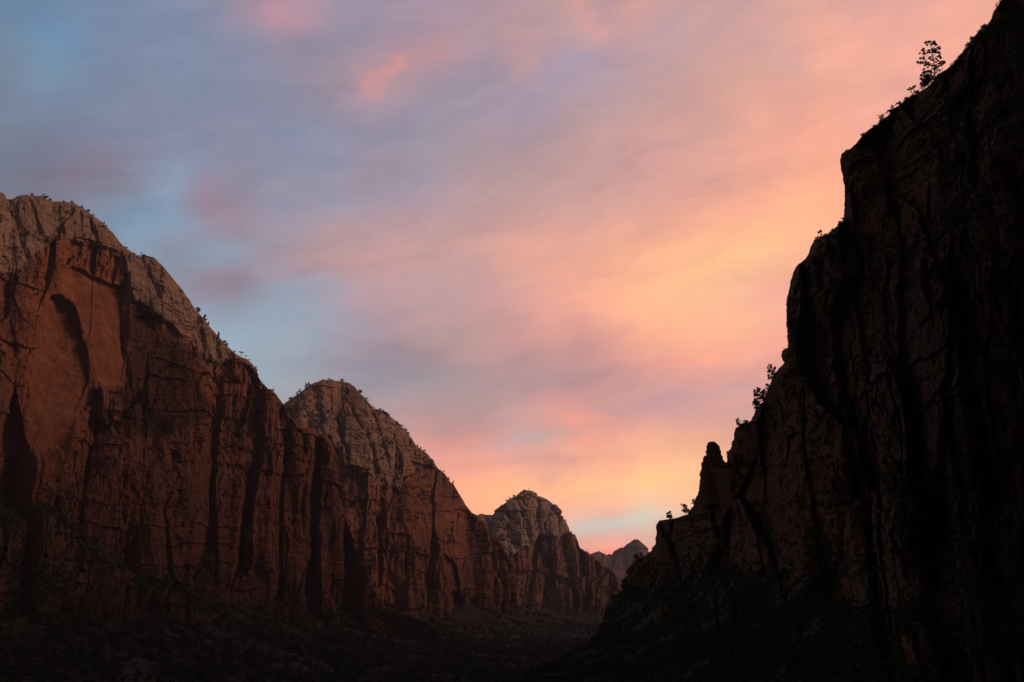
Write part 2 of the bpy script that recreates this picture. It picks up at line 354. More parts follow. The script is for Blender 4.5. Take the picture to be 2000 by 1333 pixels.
# ------------------------------------------------------------------ materials
def rock_material(name, red, red2, cap, sc_=1.0, veg=(0.028, 0.032, 0.016)):
    m = bpy.data.materials.new(name); m.use_nodes = True; t = m.node_tree; t.nodes.clear(); b = NB(t)
    pos = b.n('ShaderNodeTexCoord').outputs['Object']
    at = lambda nme: b.n('ShaderNodeAttribute', attribute_name=nme).outputs['Fac']
    vst = b.vm('MULTIPLY', pos, (1, 1, 0.10))                  # vertical streaks
    hst = b.vm('MULTIPLY', pos, (0.12, 0.12, 1))               # bedding
    n_v = b.noise(vst, 0.045 / sc_, 8, 0.6)
    n_h = b.noise(hst, 0.06 / sc_, 8, 0.65)
    n_f = b.noise(pos, 0.16 / sc_, 10, 0.7)
    n_b = b.noise(pos, 0.008 / sc_, 6, 0.6)
    c = b.mix(b.mapr(n_v, 0.35, 0.65), red, red2)
    dk = tuple(0.42 * x for x in red2)
    c = b.mix(b.m('MULTIPLY', b.mapr(b.noise(vst, 0.09 / sc_, 6, 0.65), 0.55, 0.72), 0.75), c, dk)   # desert varnish streaks
    pale = tuple(min(1, 1.6 * x + 0.02) for x in red)
    c = b.mix(b.m('MULTIPLY', b.mapr(n_h, 0.54, 0.70), 0.55), c, pale)
    c = b.mix(b.m('MULTIPLY', b.mapr(n_b, 0.42, 0.60), 0.65), c, (0.6 * red[0], 0.78 * red[1], 0.85 * red[2]))
    cc = b.mix(b.mapr(n_h, 0.38, 0.62), cap, tuple(0.66 * x for x in cap))
    cc = b.mix(b.m('MULTIPLY', b.mapr(n_b, 0.48, 0.66), 0.5), cc, (cap[0] * 1.0, cap[1] * 0.72, cap[2] * 0.48))
    cc = b.mix(b.m('MULTIPLY', b.mapr(b.noise(vst, 0.06 / sc_, 6, 0.65), 0.5, 0.68), 0.5), cc, tuple(0.4 * x for x in cap))
    c = b.mix(at('cap'), c, cc)
    c = b.mix(at('orange'), c, b.mix(b.mapr(n_v, 0.4, 0.6), (0.29, 0.105, 0.048), (0.20, 0.062, 0.032)))
    stk = b.m('MULTIPLY', b.mapr(b.noise(b.vm('MULTIPLY', pos, (1, 1, 0.05)), 0.10 / sc_, 7, 0.7), 0.50, 0.66), 0.55)
    c = b.mix(b.m('MULTIPLY', stk, at('orange')), c, (0.07, 0.03, 0.022))
    c = b.mix(b.m('MULTIPLY', b.m('MULTIPLY', b.mapr(n_h, 0.55, 0.66), 0.5), at('orange')), c, (0.33, 0.17, 0.11))
    c = b.mix(at('painted_shade'), c, tuple(0.35 * x for x in red2))  # mask puts shade into the rock colour
    c = b.mix(b.m('MULTIPLY', b.mapr(n_f, 0.35, 0.65), 0.35), c, b.mix(0.5, c, (0.02, 0.012, 0.01)))
    vg = b.mapr(b.m('ADD', at('veg'), b.m('MULTIPLY', b.m('SUBTRACT', b.noise(pos, 0.10 / sc_, 6, 0.7), 0.5), 1.6)), 0.45, 0.6)
    c = b.mix(vg, c, b.mix(n_f, veg, tuple(0.5 * x for x in veg)))
    p = b.n('ShaderNodeBsdfPrincipled'); b.L(c, p.inputs['Base Color'])
    p.inputs['Roughness'].default_value = 0.92; p.inputs['Specular IOR Level'].default_value = 0.12
    # joints and bedding cracks
    vo = b.n('ShaderNodeTexVoronoi', feature='DISTANCE_TO_EDGE')
    b.L(b.vm('ADD', b.vm('MULTIPLY', pos, (1, 1, 0.32)), b.vm('MULTIPLY', b.noise(pos, 0.05 / sc_, 3, color=True), (14 * sc_,) * 3)), vo.inputs['Vector'])
    vo.inputs['Scale'].default_value = 0.07 / sc_
    crack = b.m('MULTIPLY', b.mapr(vo.outputs['Distance'], 0.0, 0.06), b.mapr(n_b, 0.45, 0.6, 0.1, 1.0))
    hgt = b.m('ADD', b.m('MULTIPLY', crack, 1.2), b.m('ADD', b.m('MULTIPLY', n_f, 5.0), b.m('MULTIPLY', b.noise(hst, 0.30 / sc_, 6, 0.6), 3.5)))
    bp = b.n('ShaderNodeBump'); bp.inputs['Strength'].default_value = 1.0; bp.inputs['Distance'].default_value = 1.3 * sc_
    b.L(hgt, bp.inputs['Height']); b.L(bp.outputs[0], p.inputs['Normal'])
    o = b.n('ShaderNodeOutputMaterial'); b.L(p.outputs[0], o.inputs[0])
    return m
def plain_material(name, c1, c2, scale, rough=0.9, bump=0.0, detail=6):
    m = bpy.data.materials.new(name); m.use_nodes = True; t = m.node_tree; t.nodes.clear(); b = NB(t)
    pos = b.n('ShaderNodeTexCoord').outputs['Object']
    n = b.noise(pos, scale, detail, 0.6)
    p = b.n('ShaderNodeBsdfPrincipled'); b.L(b.mix(b.mapr(n, 0.35, 0.65), c1, c2), p.inputs['Base Color'])
    p.inputs['Roughness'].default_value = rough; p.inputs['Specular IOR Level'].default_value = 0.1
    if bump:
        bp = b.n('ShaderNodeBump'); bp.inputs['Distance'].default_value = bump; b.L(n, bp.inputs['Height']); b.L(bp.outputs[0], p.inputs['Normal'])
    o = b.n('ShaderNodeOutputMaterial'); b.L(p.outputs[0], o.inputs[0])
    return m
RED, RED2 = (0.23, 0.083, 0.05), (0.14, 0.055, 0.038)
CAP = (0.325, 0.218, 0.178)
M_left = rock_material('left_rock', RED, RED2, CAP, 1.0)
M_mid = rock_material('middle_rock', (0.27, 0.10, 0.06), (0.17, 0.07, 0.045), CAP, 1.6)
M_far = rock_material('far_rock', (0.27, 0.115, 0.08), (0.18, 0.085, 0.065), (0.38, 0.27, 0.225), 2.4)
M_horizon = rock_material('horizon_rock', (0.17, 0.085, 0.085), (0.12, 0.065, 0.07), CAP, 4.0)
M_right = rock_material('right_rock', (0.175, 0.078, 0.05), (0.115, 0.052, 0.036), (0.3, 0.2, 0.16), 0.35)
M_leaf = plain_material('dark_foliage', (0.035, 0.045, 0.018), (0.018, 0.026, 0.012), 0.3)
M_leaf2 = plain_material('scrub_foliage', (0.045, 0.042, 0.018), (0.018, 0.024, 0.011), 0.06)
M_bark = plain_material('bark', (0.07, 0.045, 0.03), (0.035, 0.024, 0.018), 2.0)
M_soil = plain_material('valley_soil', (0.060, 0.038, 0.026), (0.024, 0.024, 0.014), 0.03, bump=4.0, detail=12)

# ------------------------------------------------------------------ rock relief in metres
def rock_relief(P, a, s=1.0, cap=None, seed=0, zs=1.0, gv=0.12):
    """joint-bounded slabs at four sizes, bedding ledges and weathering; gv scales the open joints"""
    X, Y, Z = P[..., 0], P[..., 1], P[..., 2]
    Zw = Z + 14 * s * fbm(a / (110 * s), Z / (90 * s), oct=3, seed=seed + 3)
    aw = a + 16 * s * fbm(a / (70 * s), Z / (120 * s), oct=4, seed=seed + 5)
    aw = aw + 2.6 * s * fbm(a / (7 * s), Z / (9 * s), oct=4, seed=seed + 7, gain=0.65); Zw = Zw + 3.4 * s * fbm(a / (9 * s), Z / (6 * s), oct=4, seed=seed + 8, gain=0.65)
    cap = np.zeros_like(a) if cap is None else cap
    col = 1 - 0.85 * cap
    var = sstep(-0.3, 0.30, fbm(a / (140 * s), Z / (150 * s), oct=3, seed=seed + 40))
    h = np.zeros_like(a)
    f1, f2, v, t = voro(aw / (120 * s), Zw / (380 * s * zs) + 0.35 * v_(a, s, seed), seed + 1)
    h += col * s * (26 * (v - 0.5) + gv * 8 * sstep(0, 0.10, f2 - f1) + 62 * t)
    f1, f2, v, t = voro(aw / (46 * s) + 7.3, Zw / (130 * s * zs), seed + 2)
    h += col * s * (0.25 + 0.75 * var) * (13 * (v - 0.5) + gv * 6 * sstep(0, 0.10, f2 - f1) + 28 * t)
    f1, f2, v, t = voro(aw / (17 * s) + 3.1, Zw / (38 * s * zs), seed + 4)
    h += (0.12 + 0.88 * col) * s * (0.35 + 0.65 * var) * (5.5 * (v - 0.5) + gv * 1.6 * sstep(0, 0.12, f2 - f1) + 9 * t)
    f1, f2, v, t = voro(aw / (6.0 * s) + 1.7, Zw / (11 * s * zs), seed + 6)
    h += (0.1 + 0.9 * col) * s * (2.2 * (v - 0.5) + 2.4 * t)
    zz = Zw / (30 * s) + 0.5 * fbm(a / (150 * s), Z / (200 * s), oct=3, seed=seed + 9)
    fr = zz - np.floor(zz); k = _h(np.floor(zz), np.floor(zz) * 0, np.floor(zz) * 0, seed + 11)
    h += s * (9 + 1.0 * cap) * k * (1 - fr) * sstep(-0.5, 0.5, vnoise(a / (70 * s), zz, seed=seed + 12))
    zz = Zw / (8 * s) + a / (70 * s) * cap * vnoise(a / (200 * s), Z / (80 * s), seed=seed + 15)
    fr = zz - np.floor(zz)
    h += s * (1.4 + 1.4 * cap) * (1 - fr) * sstep(-0.3, 0.7, vnoise(a / (30 * s), np.floor(zz) * 3.7, seed=seed + 13))
    h += s * (20 + 8 * cap) * fbm(X / (110 * s), Y / (110 * s), Z / (130 * s), oct=9, seed=seed + 20, gain=0.60)
    g = np.abs(fbm((a + 0.35 * Z) / (46 * s), (Z - 0.3 * a) / (170 * s), oct=5, seed=seed + 30))
    h += cap * s * 13 * sstep(0, 0.28, g)
    return h - h.mean()
def v_(a, s, seed):
    return vnoise(a / (90 * s), a * 0, seed=seed + 43)
CUTK = [0.62]
def cut(px, py, poly, wd, dp, seed=0):
    """a cleft (negative dp) or rib along a traced line: steep ragged sides, flat inside"""
    d = seg_dist(px + 0.5 * wd * fbm(px / (2.5 * wd), py / (7 * wd), oct=4, seed=77), py, poly) / wd
    fall = 0.6 + 0.4 * fbm(px / 9, py / 26, oct=4, seed=78)
    return CUTK[0] * dp * fall * (0.2 * sstep(1.2, 0.7, d) + 0.8 * np.clip(1 - d / 2.3, 0, 1))
def along(P, px, Yb):
    """distance along the foot of the wall, constant on every vertical line"""
    azv = P[..., 0] / P[..., 1]
    b = ray(px, px * 0 + 1200.0, Yb)
    q = np.concatenate([[0], np.cumsum(np.hypot(np.diff(b[:, 0]), np.diff(b[:, 1])))])
    return np.interp(azv, b[:, 0] / b[:, 1], q) + 300.0
def push(P, h, kview):
    """move the surface by h, between its own normal and straight out towards the canyon"""
    N = normals(P); N[..., 2] *= 0.35
    V = -P / np.linalg.norm(P, axis=-1, keepdims=True)
    D = (1 - kview) * N + kview * V * 1.3
    return P + D * h[..., None]
def normals(P):
    du = np.gradient(P, axis=1); dv = np.gradient(P, axis=0)
    n = np.cross(du, dv); n /= np.linalg.norm(n, axis=-1, keepdims=True) + 1e-9
    cam_side = (n * P).sum(-1, keepdims=True)
    return np.where(cam_side > 0, -n, n)
def rough_line(x, pts, amp, seed, period=16.0):
    pts = np.array(pts, float)
    y = np.interp(x, pts[:, 0], pts[:, 1])
    y = y + amp * fbm(x / period, x * 0 + seed, oct=5, seed=seed, gain=0.65)
    for wdt, a2 in ((7.0, 0.9), (3.1, 0.6)):
        q = np.floor(x / wdt + 0.4 * vnoise(x / wdt, x * 0, seed=seed + 3)); y = y + amp * a2 * (_h(q, q * 0, q * 0, seed + 5) - 0.5)
    return y
SURF = {}
def wall_mountain(name, ridge, base, Yb, setback, step, sdir, mat, s, capline=None, carve=None, masks=None, amp=1.2, seed=0,
                  back=700.0, floor=-150.0, fade=16.0, relief=1.0, label=None, pw=1.7):
    x0, x1 = ridge[0][0], ridge[-1][0]
    px1 = np.arange(x0, x1 + step, step)
    yr = rough_line(px1, ridge, amp, seed + 50)
    yb = np.interp(px1, *np.array(base, float).T)
    nr = int(np.max(yb - yr) / step) + 2
    t = np.linspace(0, 1, nr)[:, None]
    PX = np.repeat(px1[None], nr, 0)
    PY = yb[None] + (yr - yb)[None] * t
    Y = np.interp(PX, *np.array(Yb, float).T) + np.interp(PX, *np.array(setback, float).T) * t ** pw
    cap = np.zeros_like(PX)
    if capline is not None:
        cl = np.interp(PX, *np.array(capline, float).T) + 16 * fbm(PX / 22, PY / 40, oct=6, seed=seed + 60, gain=0.6)
        cap = 0.55 * sstep(4, -4, PY - cl) + 0.45 * sstep(38, -22, PY - cl + 14 * fbm(PX / 9, PY / 30, oct=4, seed=seed + 61))
    P = ray(PX, PY, Y)
    aa = along(P, px1, np.interp(px1, *np.array(Yb, float).T))
    h = rock_relief(P, aa, s, cap, seed) * relief
    mk = {'cap': cap, 'orange': np.zeros_like(cap), 'painted_shade': np.zeros_like(cap)}
    if carve: h = h + carve(PX, PY, h)
    if masks: masks(PX, PY, mk)
    dist = (PY - yr[None])
    fd = sstep(0, fade, dist) * 0.93 + 0.07
    P = push(P, h * fd, 0.55)
    # behind the ridge
    rid = P[-1]; bd = rid.copy(); bd[:, 2] = 0; bd /= np.linalg.norm(bd, axis=1, keepdims=True)
    rows = []
    for k, q in enumerate(np.linspace(0, 1, 14)[1:]):
        r = rid + bd * back * q + np.array([0, 0, 1.0]) * 0
        drop = (rid[:, 2] - floor) * (0.12 * q + 0.88 * q ** 2)
        r[:, 2] = rid[:, 2] - drop - 6 * s * q + 0 * drop
        r[:, 2] += 14 * s * q * vnoise(r[:, 0] / 60, r[:, 1] / 60, seed=seed + 70) - 14 * s * q
        rows.append(r)
    full = np.concatenate([P, np.array(rows)], 0)
    up = normals(full)[..., 2]
    ln = np.where((full * normals(full)).sum(-1) > 0, 1, 1)
    ext = lambda v: np.concatenate([v, np.repeat(v[-1:], len(rows), 0)], 0)
    mk = {k: ext(v) for k, v in mk.items()}
    vegn = fbm(full[..., 0] / (60 * s), full[..., 1] / (60 * s), full[..., 2] / (40 * s), oct=4, seed=seed + 80)
    mk['veg'] = sstep(0.35, 0.75, np.abs(up)) * 0.5 + 0.25 * vegn
    mk['veg'] = mk['veg'] + mk.pop('vegadd', 0.0) - 0.7 * sstep(0.2, 0.6, mk['orange']) - 0.1
    me = mesh_from(name, full, grid_quads(*full.shape[:2]), mat, mk)
    o = link(name, me, kind='structure')
    if label: o['label'] = label
    SURF[name] = dict(P=P, up=np.abs(normals(P)[..., 2]), PX=PX, PY=PY, px=px1, yr=yr, rid=rid)
    return o

# ---- mountain on the left -------------------------------------------------
A_ridge = [(-140, 380), (-60, 372), (-20, 366), (0, 374), (8, 378), (12, 388), (20, 392), (30, 386), (42, 381), (60, 382), (80, 384), (95, 390), (105, 394),
 (125, 394), (145, 397), (155, 404), (165, 410), (175, 418), (190, 428), (205, 440), (220, 455), (235, 475), (250, 488), (262, 495), (275, 503), (285, 500),
 (300, 503), (310, 512), (325, 530), (340, 548), (355, 570), (368, 588), (380, 603), (395, 620), (410, 640), (425, 657), (440, 673), (455, 688), (470, 697),
 (485, 704), (495, 715), (500, 728), (510, 745), (520, 760), (528, 760), (540, 772), (550, 785), (558, 795), (564, 812), (572, 818), (580, 826), (584, 852),
 (588, 838), (600, 834), (612, 836), (622, 850), (632, 848), (645, 860), (652, 876), (657, 892), (660, 960), (672, 1000), (690, 1050), (705, 1110), (725, 1160), (760, 1192), (840, 1222)]
A_base = [(-140, 1240), (0, 1240), (250, 1250), (600, 1262), (840, 1262)]
A_cap = [(-140, 550), (0, 540), (25, 530), (50, 505), (75, 492), (92, 472), (120, 465), (150, 475), (190, 480), (235, 496), (243, 540), (250, 570), (275, 600),
 (300, 620), (330, 640), (350, 658), (370, 672), (378, 690), (400, 700), (420, 716), (430, 712), (455, 706), (480, 715), (495, 735), (505, 765), (530, 700), (600, 700)]
alc = [(98, 580), (112, 574), (135, 585), (150, 600), (160, 640), (172, 690), (176, 740), (160, 780), (130, 830), (110, 870), (60, 880), (62, 800), (75, 720), (85, 640), (90, 600)]
alc2 = [(112, 570), (124, 535), (140, 520), (158, 522), (178, 537), (205, 550), (238, 560), (243, 640), (246, 700), (235, 745), (205, 765), (185, 745), (174, 690), (163, 640), (151, 598), (135, 583)]
def talusA(px, py):
    line = np.interp(px, [-140, 0, 60, 130, 200, 330, 420, 600, 700, 840], [960, 985, 960, 1010, 1075, 1110, 1175, 1200, 1180, 1190])
    return sstep(-25, 55, py - line + 40 * fbm(px / 60, py / 60, oct=5, seed=97))
def carveA(px, py, h):
    j = 3.0 * fbm(px / 14, py / 14, oct=4, seed=91)
    sd = poly_sd(px, py, alc) + j
    sd2 = poly_sd(px, py, alc2) + j
    quiet = np.maximum(sstep(-25, 5, sd), sstep(-14, 4, sd2))
    r = -h * 0.93 * quiet + 2.2 * quiet * fbm(px / 10, py / 6, oct=5, seed=96)                                  # smooth blank walls in the alcove
    r -= (30 + 14 * sstep(680, 590, py)) * sstep(-1.2, 1.8, sd) * sstep(840, 640, py) * sstep(66, 135, px)
    r -= 16 * sstep(0, 40, sd) * sstep(900, 640, py)
    r -= 16 * sstep(-0.8, 1.5, sd2) * sstep(770, 640, py)
    # slab edges left of the alcove
    r += 14 * sstep(0, 3, (px - (20 + 0.02 * (py - 500)))) * sstep(60, 30, px) * quiet * 0
    for poly, wd, dp in (
        ([(242, 545), (245, 600), (244, 680), (252, 730), (268, 790)], 3.2, 34),
        ([(62, 610), (58, 700), (50, 790), (44, 870)], 4, 6), ([(88, 600), (80, 640), (84, 690)], 3, 5),
        ([(372, 676), (374, 720), (370, 760)], 9, 30), ([(430, 718), (432, 800), (436, 870), (444, 950)], 6, 34),
        ([(480, 735), (482, 800), (486, 860), (474, 930)], 11, 26), ([(556, 800), (562, 900), (574, 1000), (577, 1080)], 5, 36),
        ([(584, 850), (598, 905), (590, 1000)], 6, 34), ([(622, 852), (628, 900), (612, 960), (622, 1060)], 5, 36),
        ([(335, 1000), (345, 1060), (352, 1190)], 12, 42), ([(238, 940), (246, 1040), (262, 1150)], 20, 55), ([(500, 985), (498, 1100)], 7, 26),
        ([(528, 960), (530, 1060)], 6, 24), ([(316, 830), (300, 900), (292, 990)], 8, 28), ([(400, 900), (412, 1000), (408, 1100)], 6, 26),
        ([(640, 1000), (650, 1100), (668, 1190)], 8, 30), ([(180, 770), (190, 900), (184, 960)], 7, 24), ([(120, 880), (140, 960)], 6, 18),
        ([(350, 505), (375, 560)], 3, 0), ([(275, 505), (300, 560), (320, 600), (345, 640)], 5, 16), ([(300, 560), (330, 640)], 4, 10)):
        r -= cut(px, py, poly, wd, dp)
    for poly, wd, dp in (
        ([(400, 705), (402, 900), (395, 1100)], 16, 24), ([(455, 715), (460, 900), (455, 1150)], 14, 26), ([(520, 780), (530, 900), (540, 1150)], 16, 24),
        ([(305, 960), (320, 1150)], 14, 22), ([(600, 860), (608, 1000), (620, 1180)], 10, 26), ([(642, 870), (640, 960)], 9, 22),
        ([(350, 860), (356, 960)], 10, 20), ([(570, 1040), (590, 1200)], 12, 18)):
        r += cut(px, py, poly, wd, dp)
    tl = talusA(px, py)
    return r * (1 - 0.7 * tl) - 0.6 * h * tl + 60 * tl ** 2 - 12 * tl * np.abs(fbm(px / 26, py / 60, oct=4, seed=98))
def maskA(px, py, mk):
    n = fbm(px / 30, py / 30, oct=4, seed=95)
    o = sstep(-4, 4, poly_sd(px, py, [(40, 560), (80, 500), (120, 470), (235, 500), (244, 560), (246, 740), (200, 800), (175, 860), (100, 960), (20, 980), (5, 700)]) + 10 * n)
    mk['orange'][...] = o * (1 - mk['cap']) * 0.8
    mk['vegadd'] = 0.42 * talusA(px, py)
    v = sstep(-8, 8, poly_sd(px, py, [(248, 585), (300, 625), (370, 680), (375, 760), (420, 800), (330, 850), (250, 850), (235, 780), (252, 720)]) + 14 * n)  # shadowed step right of the crack, painted darker
    v = np.maximum(v, 0.8 * sstep(-8, 8, poly_sd(px, py, [(150, 595), (165, 640), (178, 700), (186, 780), (176, 800), (168, 740), (158, 690)]) + 4 * n))  # shadow down the alcove's right edge, painted into the colour
    mk['painted_shade'][...] = v * 0.8 * (1 - mk['cap'])
dA = np.array([0.26, 0.966])
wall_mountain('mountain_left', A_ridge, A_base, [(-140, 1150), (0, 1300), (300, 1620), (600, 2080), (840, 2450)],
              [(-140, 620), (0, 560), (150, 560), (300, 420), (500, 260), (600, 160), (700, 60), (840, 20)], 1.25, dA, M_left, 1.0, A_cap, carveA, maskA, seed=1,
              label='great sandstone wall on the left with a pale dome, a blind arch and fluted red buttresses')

# ---- second peak ------------------------------------------------------------
B_ridge = [(500, 840), (540, 802), (558, 787), (572, 778), (585, 768), (600, 756), (615, 748), (630, 743), (650, 742), (668, 746), (682, 748), (692, 755), (700, 765),
 (710, 775), (722, 790), (730, 800), (745, 803), (755, 805), (762, 817), (775, 825), (790, 840), (800, 855), (815, 873), (830, 883), (845, 900), (855, 915), (868, 925),
 (878, 940), (885, 945), (893, 960), (903, 975), (912, 990), (922, 1002), (930, 1006), (945, 1020), (960, 1038), (975, 1058), (990, 1080), (1000, 1102), (1005, 1130), (1008, 1190), (1012, 1215)]
B_base = [(500, 1240), (1012, 1222)]
B_cap = [(500, 900), (560, 870), (640, 862), (655, 890), (690, 925), (720, 935), (750, 945), (775, 962), (785, 935), (800, 925), (830, 915), (855, 912), (870, 900), (1012, 900)]
def carveB(px, py, h):
    r = np.zeros_like(px)
    for poly, wd, dp in (
        ([(700, 1000), (702, 1060), (712, 1140)], 14, 60), ([(742, 945), (744, 1000), (748, 1040)], 7, 50), ([(758, 850), (764, 890), (776, 960)], 5, 26),
        ([(848, 1040), (856, 1085), (864, 1130)], 3.5, 30), ([(922, 1020), (920, 1060), (926, 1140)], 5, 34), ([(832, 985), (842, 1020)], 2.5, 14),
        ([(612, 760), (618, 800), (626, 830)], 4, 22), ([(640, 760), (646, 830), (654, 850)], 6, 24), ([(688, 770), (694, 820), (690, 850)], 9, 30),
        ([(690, 850), (660, 866), (640, 880)], 4, 24), ([(680, 950), (690, 1000)], 8, 26), ([(800, 1060), (806, 1180)], 4, 20), ([(672, 870), (676, 900)], 2.5, 14),
        ([(895, 1080), (900, 1180)], 4, 18), ([(960, 1080), (962, 1190)], 4, 20), ([(770, 1120), (790, 1200)], 5, 26), ([(735, 1090), (742, 1190)], 5, 26)):
        r -= cut(px, py, poly, wd, dp)
    for poly, wd, dp in (
        ([(715, 860), (722, 900), (735, 945)], 26, 40), ([(768, 955), (785, 1010), (800, 1060)], 18, 46), ([(728, 1040), (740, 1190)], 12, 36),
        ([(672, 960), (672, 1100), (690, 1190)], 10, 40), ([(948, 1060), (975, 1100), (985, 1190)], 22, 34), ([(628, 775), (632, 830)], 6, 16), ([(665, 765), (670, 800)], 5, 14)):
        r += cut(px, py, poly, wd, dp)
    blank = sstep(-20, 15, poly_sd(px, py, [(790, 930), (850, 915), (900, 985), (935, 1040), (930, 1150), (880, 1160), (840, 1060), (800, 1000)]))
    return r - 0.6 * h * blank
def maskB(px, py, mk):
    n = fbm(px / 25, py / 25, oct=4, seed=195)
    o = sstep(-5, 5, poly_sd(px, py, [(780, 930), (810, 925), (845, 1010), (870, 1080), (850, 1110), (800, 1040)]) + 8 * n)
    mk['orange'][...] = 0.5 * o
    mk['painted_shade'][...] = 0.35 * sstep(-6, 6, poly_sd(px, py, [(672, 752), (700, 765), (705, 820), (690, 858), (650, 855), (640, 800)]) + 8 * n)  # shadow patch on the dome, painted into the colour
wall_mountain('mountain_middle', B_ridge, B_base, [(500, 2500), (700, 2750), (860, 3050), (1012, 3500)], [(500, 600), (760, 500), (900, 260), (1012, 30)], 1.25,
              np.array([0.5, 0.866]), M_mid, 1.55, B_cap, carveB, maskB, seed=2, label='second peak down the canyon, a rounded pale crown above a red wall')

# ---- third peak -------------------------------------------------------------
C_ridge = [(880, 1030), (925, 1008), (940, 1004), (952, 1006), (966, 1007), (975, 992), (988, 982), (1000, 973), (1006, 972), (1015, 963), (1024, 958), (1034, 959), (1042, 966), (1060, 972),
 (1072, 978), (1082, 987), (1086, 996), (1096, 1010), (1103, 1025), (1110, 1043), (1117, 1042), (1124, 1046), (1130, 1060), (1133, 1070), (1142, 1076), (1152, 1084), (1160, 1092),
 (1175, 1100), (1188, 1110), (1198, 1118), (1206, 1130), (1213, 1150), (1240, 1170), (1300, 1190)]
C_base = [(880, 1214), (1300, 1210)]
C_cap = [(880, 1090), (940, 1075), (960, 1080), (1000, 1092), (1024, 1066), (1050, 1052), (1080, 1050), (1108, 1046), (1120, 1010), (1300, 1010)]
def carveC(px, py, h):
    r = np.zeros_like(px)
    for poly, wd, dp in (
        ([(1024, 1010), (1028, 1060)], 3, 30), ([(1048, 1010), (1050, 1056)], 3, 26), ([(1066, 990), (1068, 1050)], 3, 26), ([(1052, 1062), (1058, 1110)], 4, 36),
        ([(1092, 1080), (1096, 1150)], 6, 44), ([(1010, 1090), (1012, 1130)], 5, 40), ([(1132, 1080), (1134, 1150)], 3, 30), ([(1108, 1060), (1112, 1130)], 3, 24),
        ([(1164, 1150), (1168, 1190)], 3, 24), ([(1080, 1150), (1086, 1190)], 5, 30), ([(1000, 1060), (1024, 1066)], 3, 20), ([(1040, 1130), (1046, 1185)], 3, 20)):
        r -= cut(px, py, poly, wd, dp)
    for poly, wd, dp in (([(1075, 1070), (1078, 1180)], 8, 40), ([(1122, 1056), (1124, 1180)], 7, 40), ([(1036, 1080), (1040, 1180)], 9, 34), ([(1000, 1110), (1012, 1190)], 8, 30),
                         ([(1150, 1110), (1152, 1190)], 8, 30), ([(1192, 1130), (1192, 1190)], 8, 26)):
        r += cut(px, py, poly, wd, dp)
    return r
wall_mountain('mountain_far', C_ridge, C_base, [(880, 4200), (1010, 4300), (1150, 4700), (1300, 5200)], [(880, 500), (1040, 600), (1110, 350), (1160, 100), (1300, 30)], 0.9,
              np.array([0.6, 0.8]), M_far, 2.1, C_cap, carveC, None, seed=3, fade=8, amp=0.9, label='third peak, a small pale dome on red cliffs near the mouth of the canyon')

# ---- most distant ridge -----------------------------------------------------
D_ridge = [(1080, 1110), (1130, 1092), (1150, 1083), (1160, 1080), (1170, 1077), (1178, 1082), (1186, 1085), (1190, 1081), (1194, 1084), (1200, 1076), (1208, 1072), (1213, 1069),
 (1217, 1070), (1224, 1063), (1232, 1058), (1238, 1054), (1246, 1054), (1253, 1060), (1259, 1068), (1265, 1077), (1275, 1084), (1300, 1100), (1400, 1104), (1480, 1090), (1560, 1108), (1700, 1118), (1900, 1140)]
wall_mountain('mountain_horizon', D_ridge, [(1080, 1190), (1900, 1190)], [(1080, 9000), (1400, 9300), (1900, 7200)], [(1080, 900), (1400, 900), (1900, 500)], 0.8,
              np.array([0.9, 0.43]), M_horizon, 4.0, None, None, None, seed=4, fade=6, amp=1.0, back=1500, relief=1.0,
              label='small hazy purple peak on the horizon in the gap of the canyon')

# ------------------------------------------------------------------ right cliff (rows by height, from its left edge to beyond the frame)
E_edge = [(-120, 2040), (-60, 1990), (0, 1955), (12, 1948), (25, 1940), (40, 1935), (48, 1928), (58, 1914), (75, 1900), (90, 1890), (104, 1883), (120, 1870), (135, 1850),
 (144, 1835), (153, 1830), (158, 1823), (169, 1812), (178, 1799), (187, 1783), (198, 1765), (207, 1754), (216, 1737), (225, 1734), (236, 1720), (248, 1709), (251, 1700), (264, 1684),
 (281, 1672), (290, 1661), (296, 1650), (301, 1642), (312, 1640), (331, 1642), (346, 1647), (369, 1649), (410, 1649), (431, 1647), (438, 1637), (451, 1629), (460, 1618), (464, 1604),
 (469, 1590), (477, 1584), (496, 1579), (507, 1571), (521, 1556), (537, 1549), (564, 1541), (582, 1537), (616, 1536), (650, 1537), (678, 1540), (686, 1528), (693, 1525), (701, 1527),
 (709, 1533), (718, 1523), (734, 1512), (755, 1504), (781, 1492), (800, 1476), (810, 1473), (824, 1465), (829, 1453), (837, 1437), (845, 1433), (855, 1434), (876, 1430), (884, 1422),
 (904, 1420), (908, 1414), (913, 1372), (930, 1368), (958, 1365), (974, 1361), (993, 1352), (1003, 1348), (1012, 1322), (1017, 1287), (1026, 1281), (1040, 1280), (1064, 1281),
 (1071, 1274), (1083, 1269), (1089, 1250), (1101, 1238), (1110, 1225), (1118, 1223), (1124, 1225), (1136, 1215), (1157, 1216), (1163, 1201), (1184, 1186), (1220, 1178), (1235, 1170),
 (1260, 1149), (1267, 1140), (1278, 1107), (1290, 1092), (1302, 1062), (1312, 1043), (1326, 1013), (1333, 998), (1365, 900), (1420, 700), (1480, 560)]
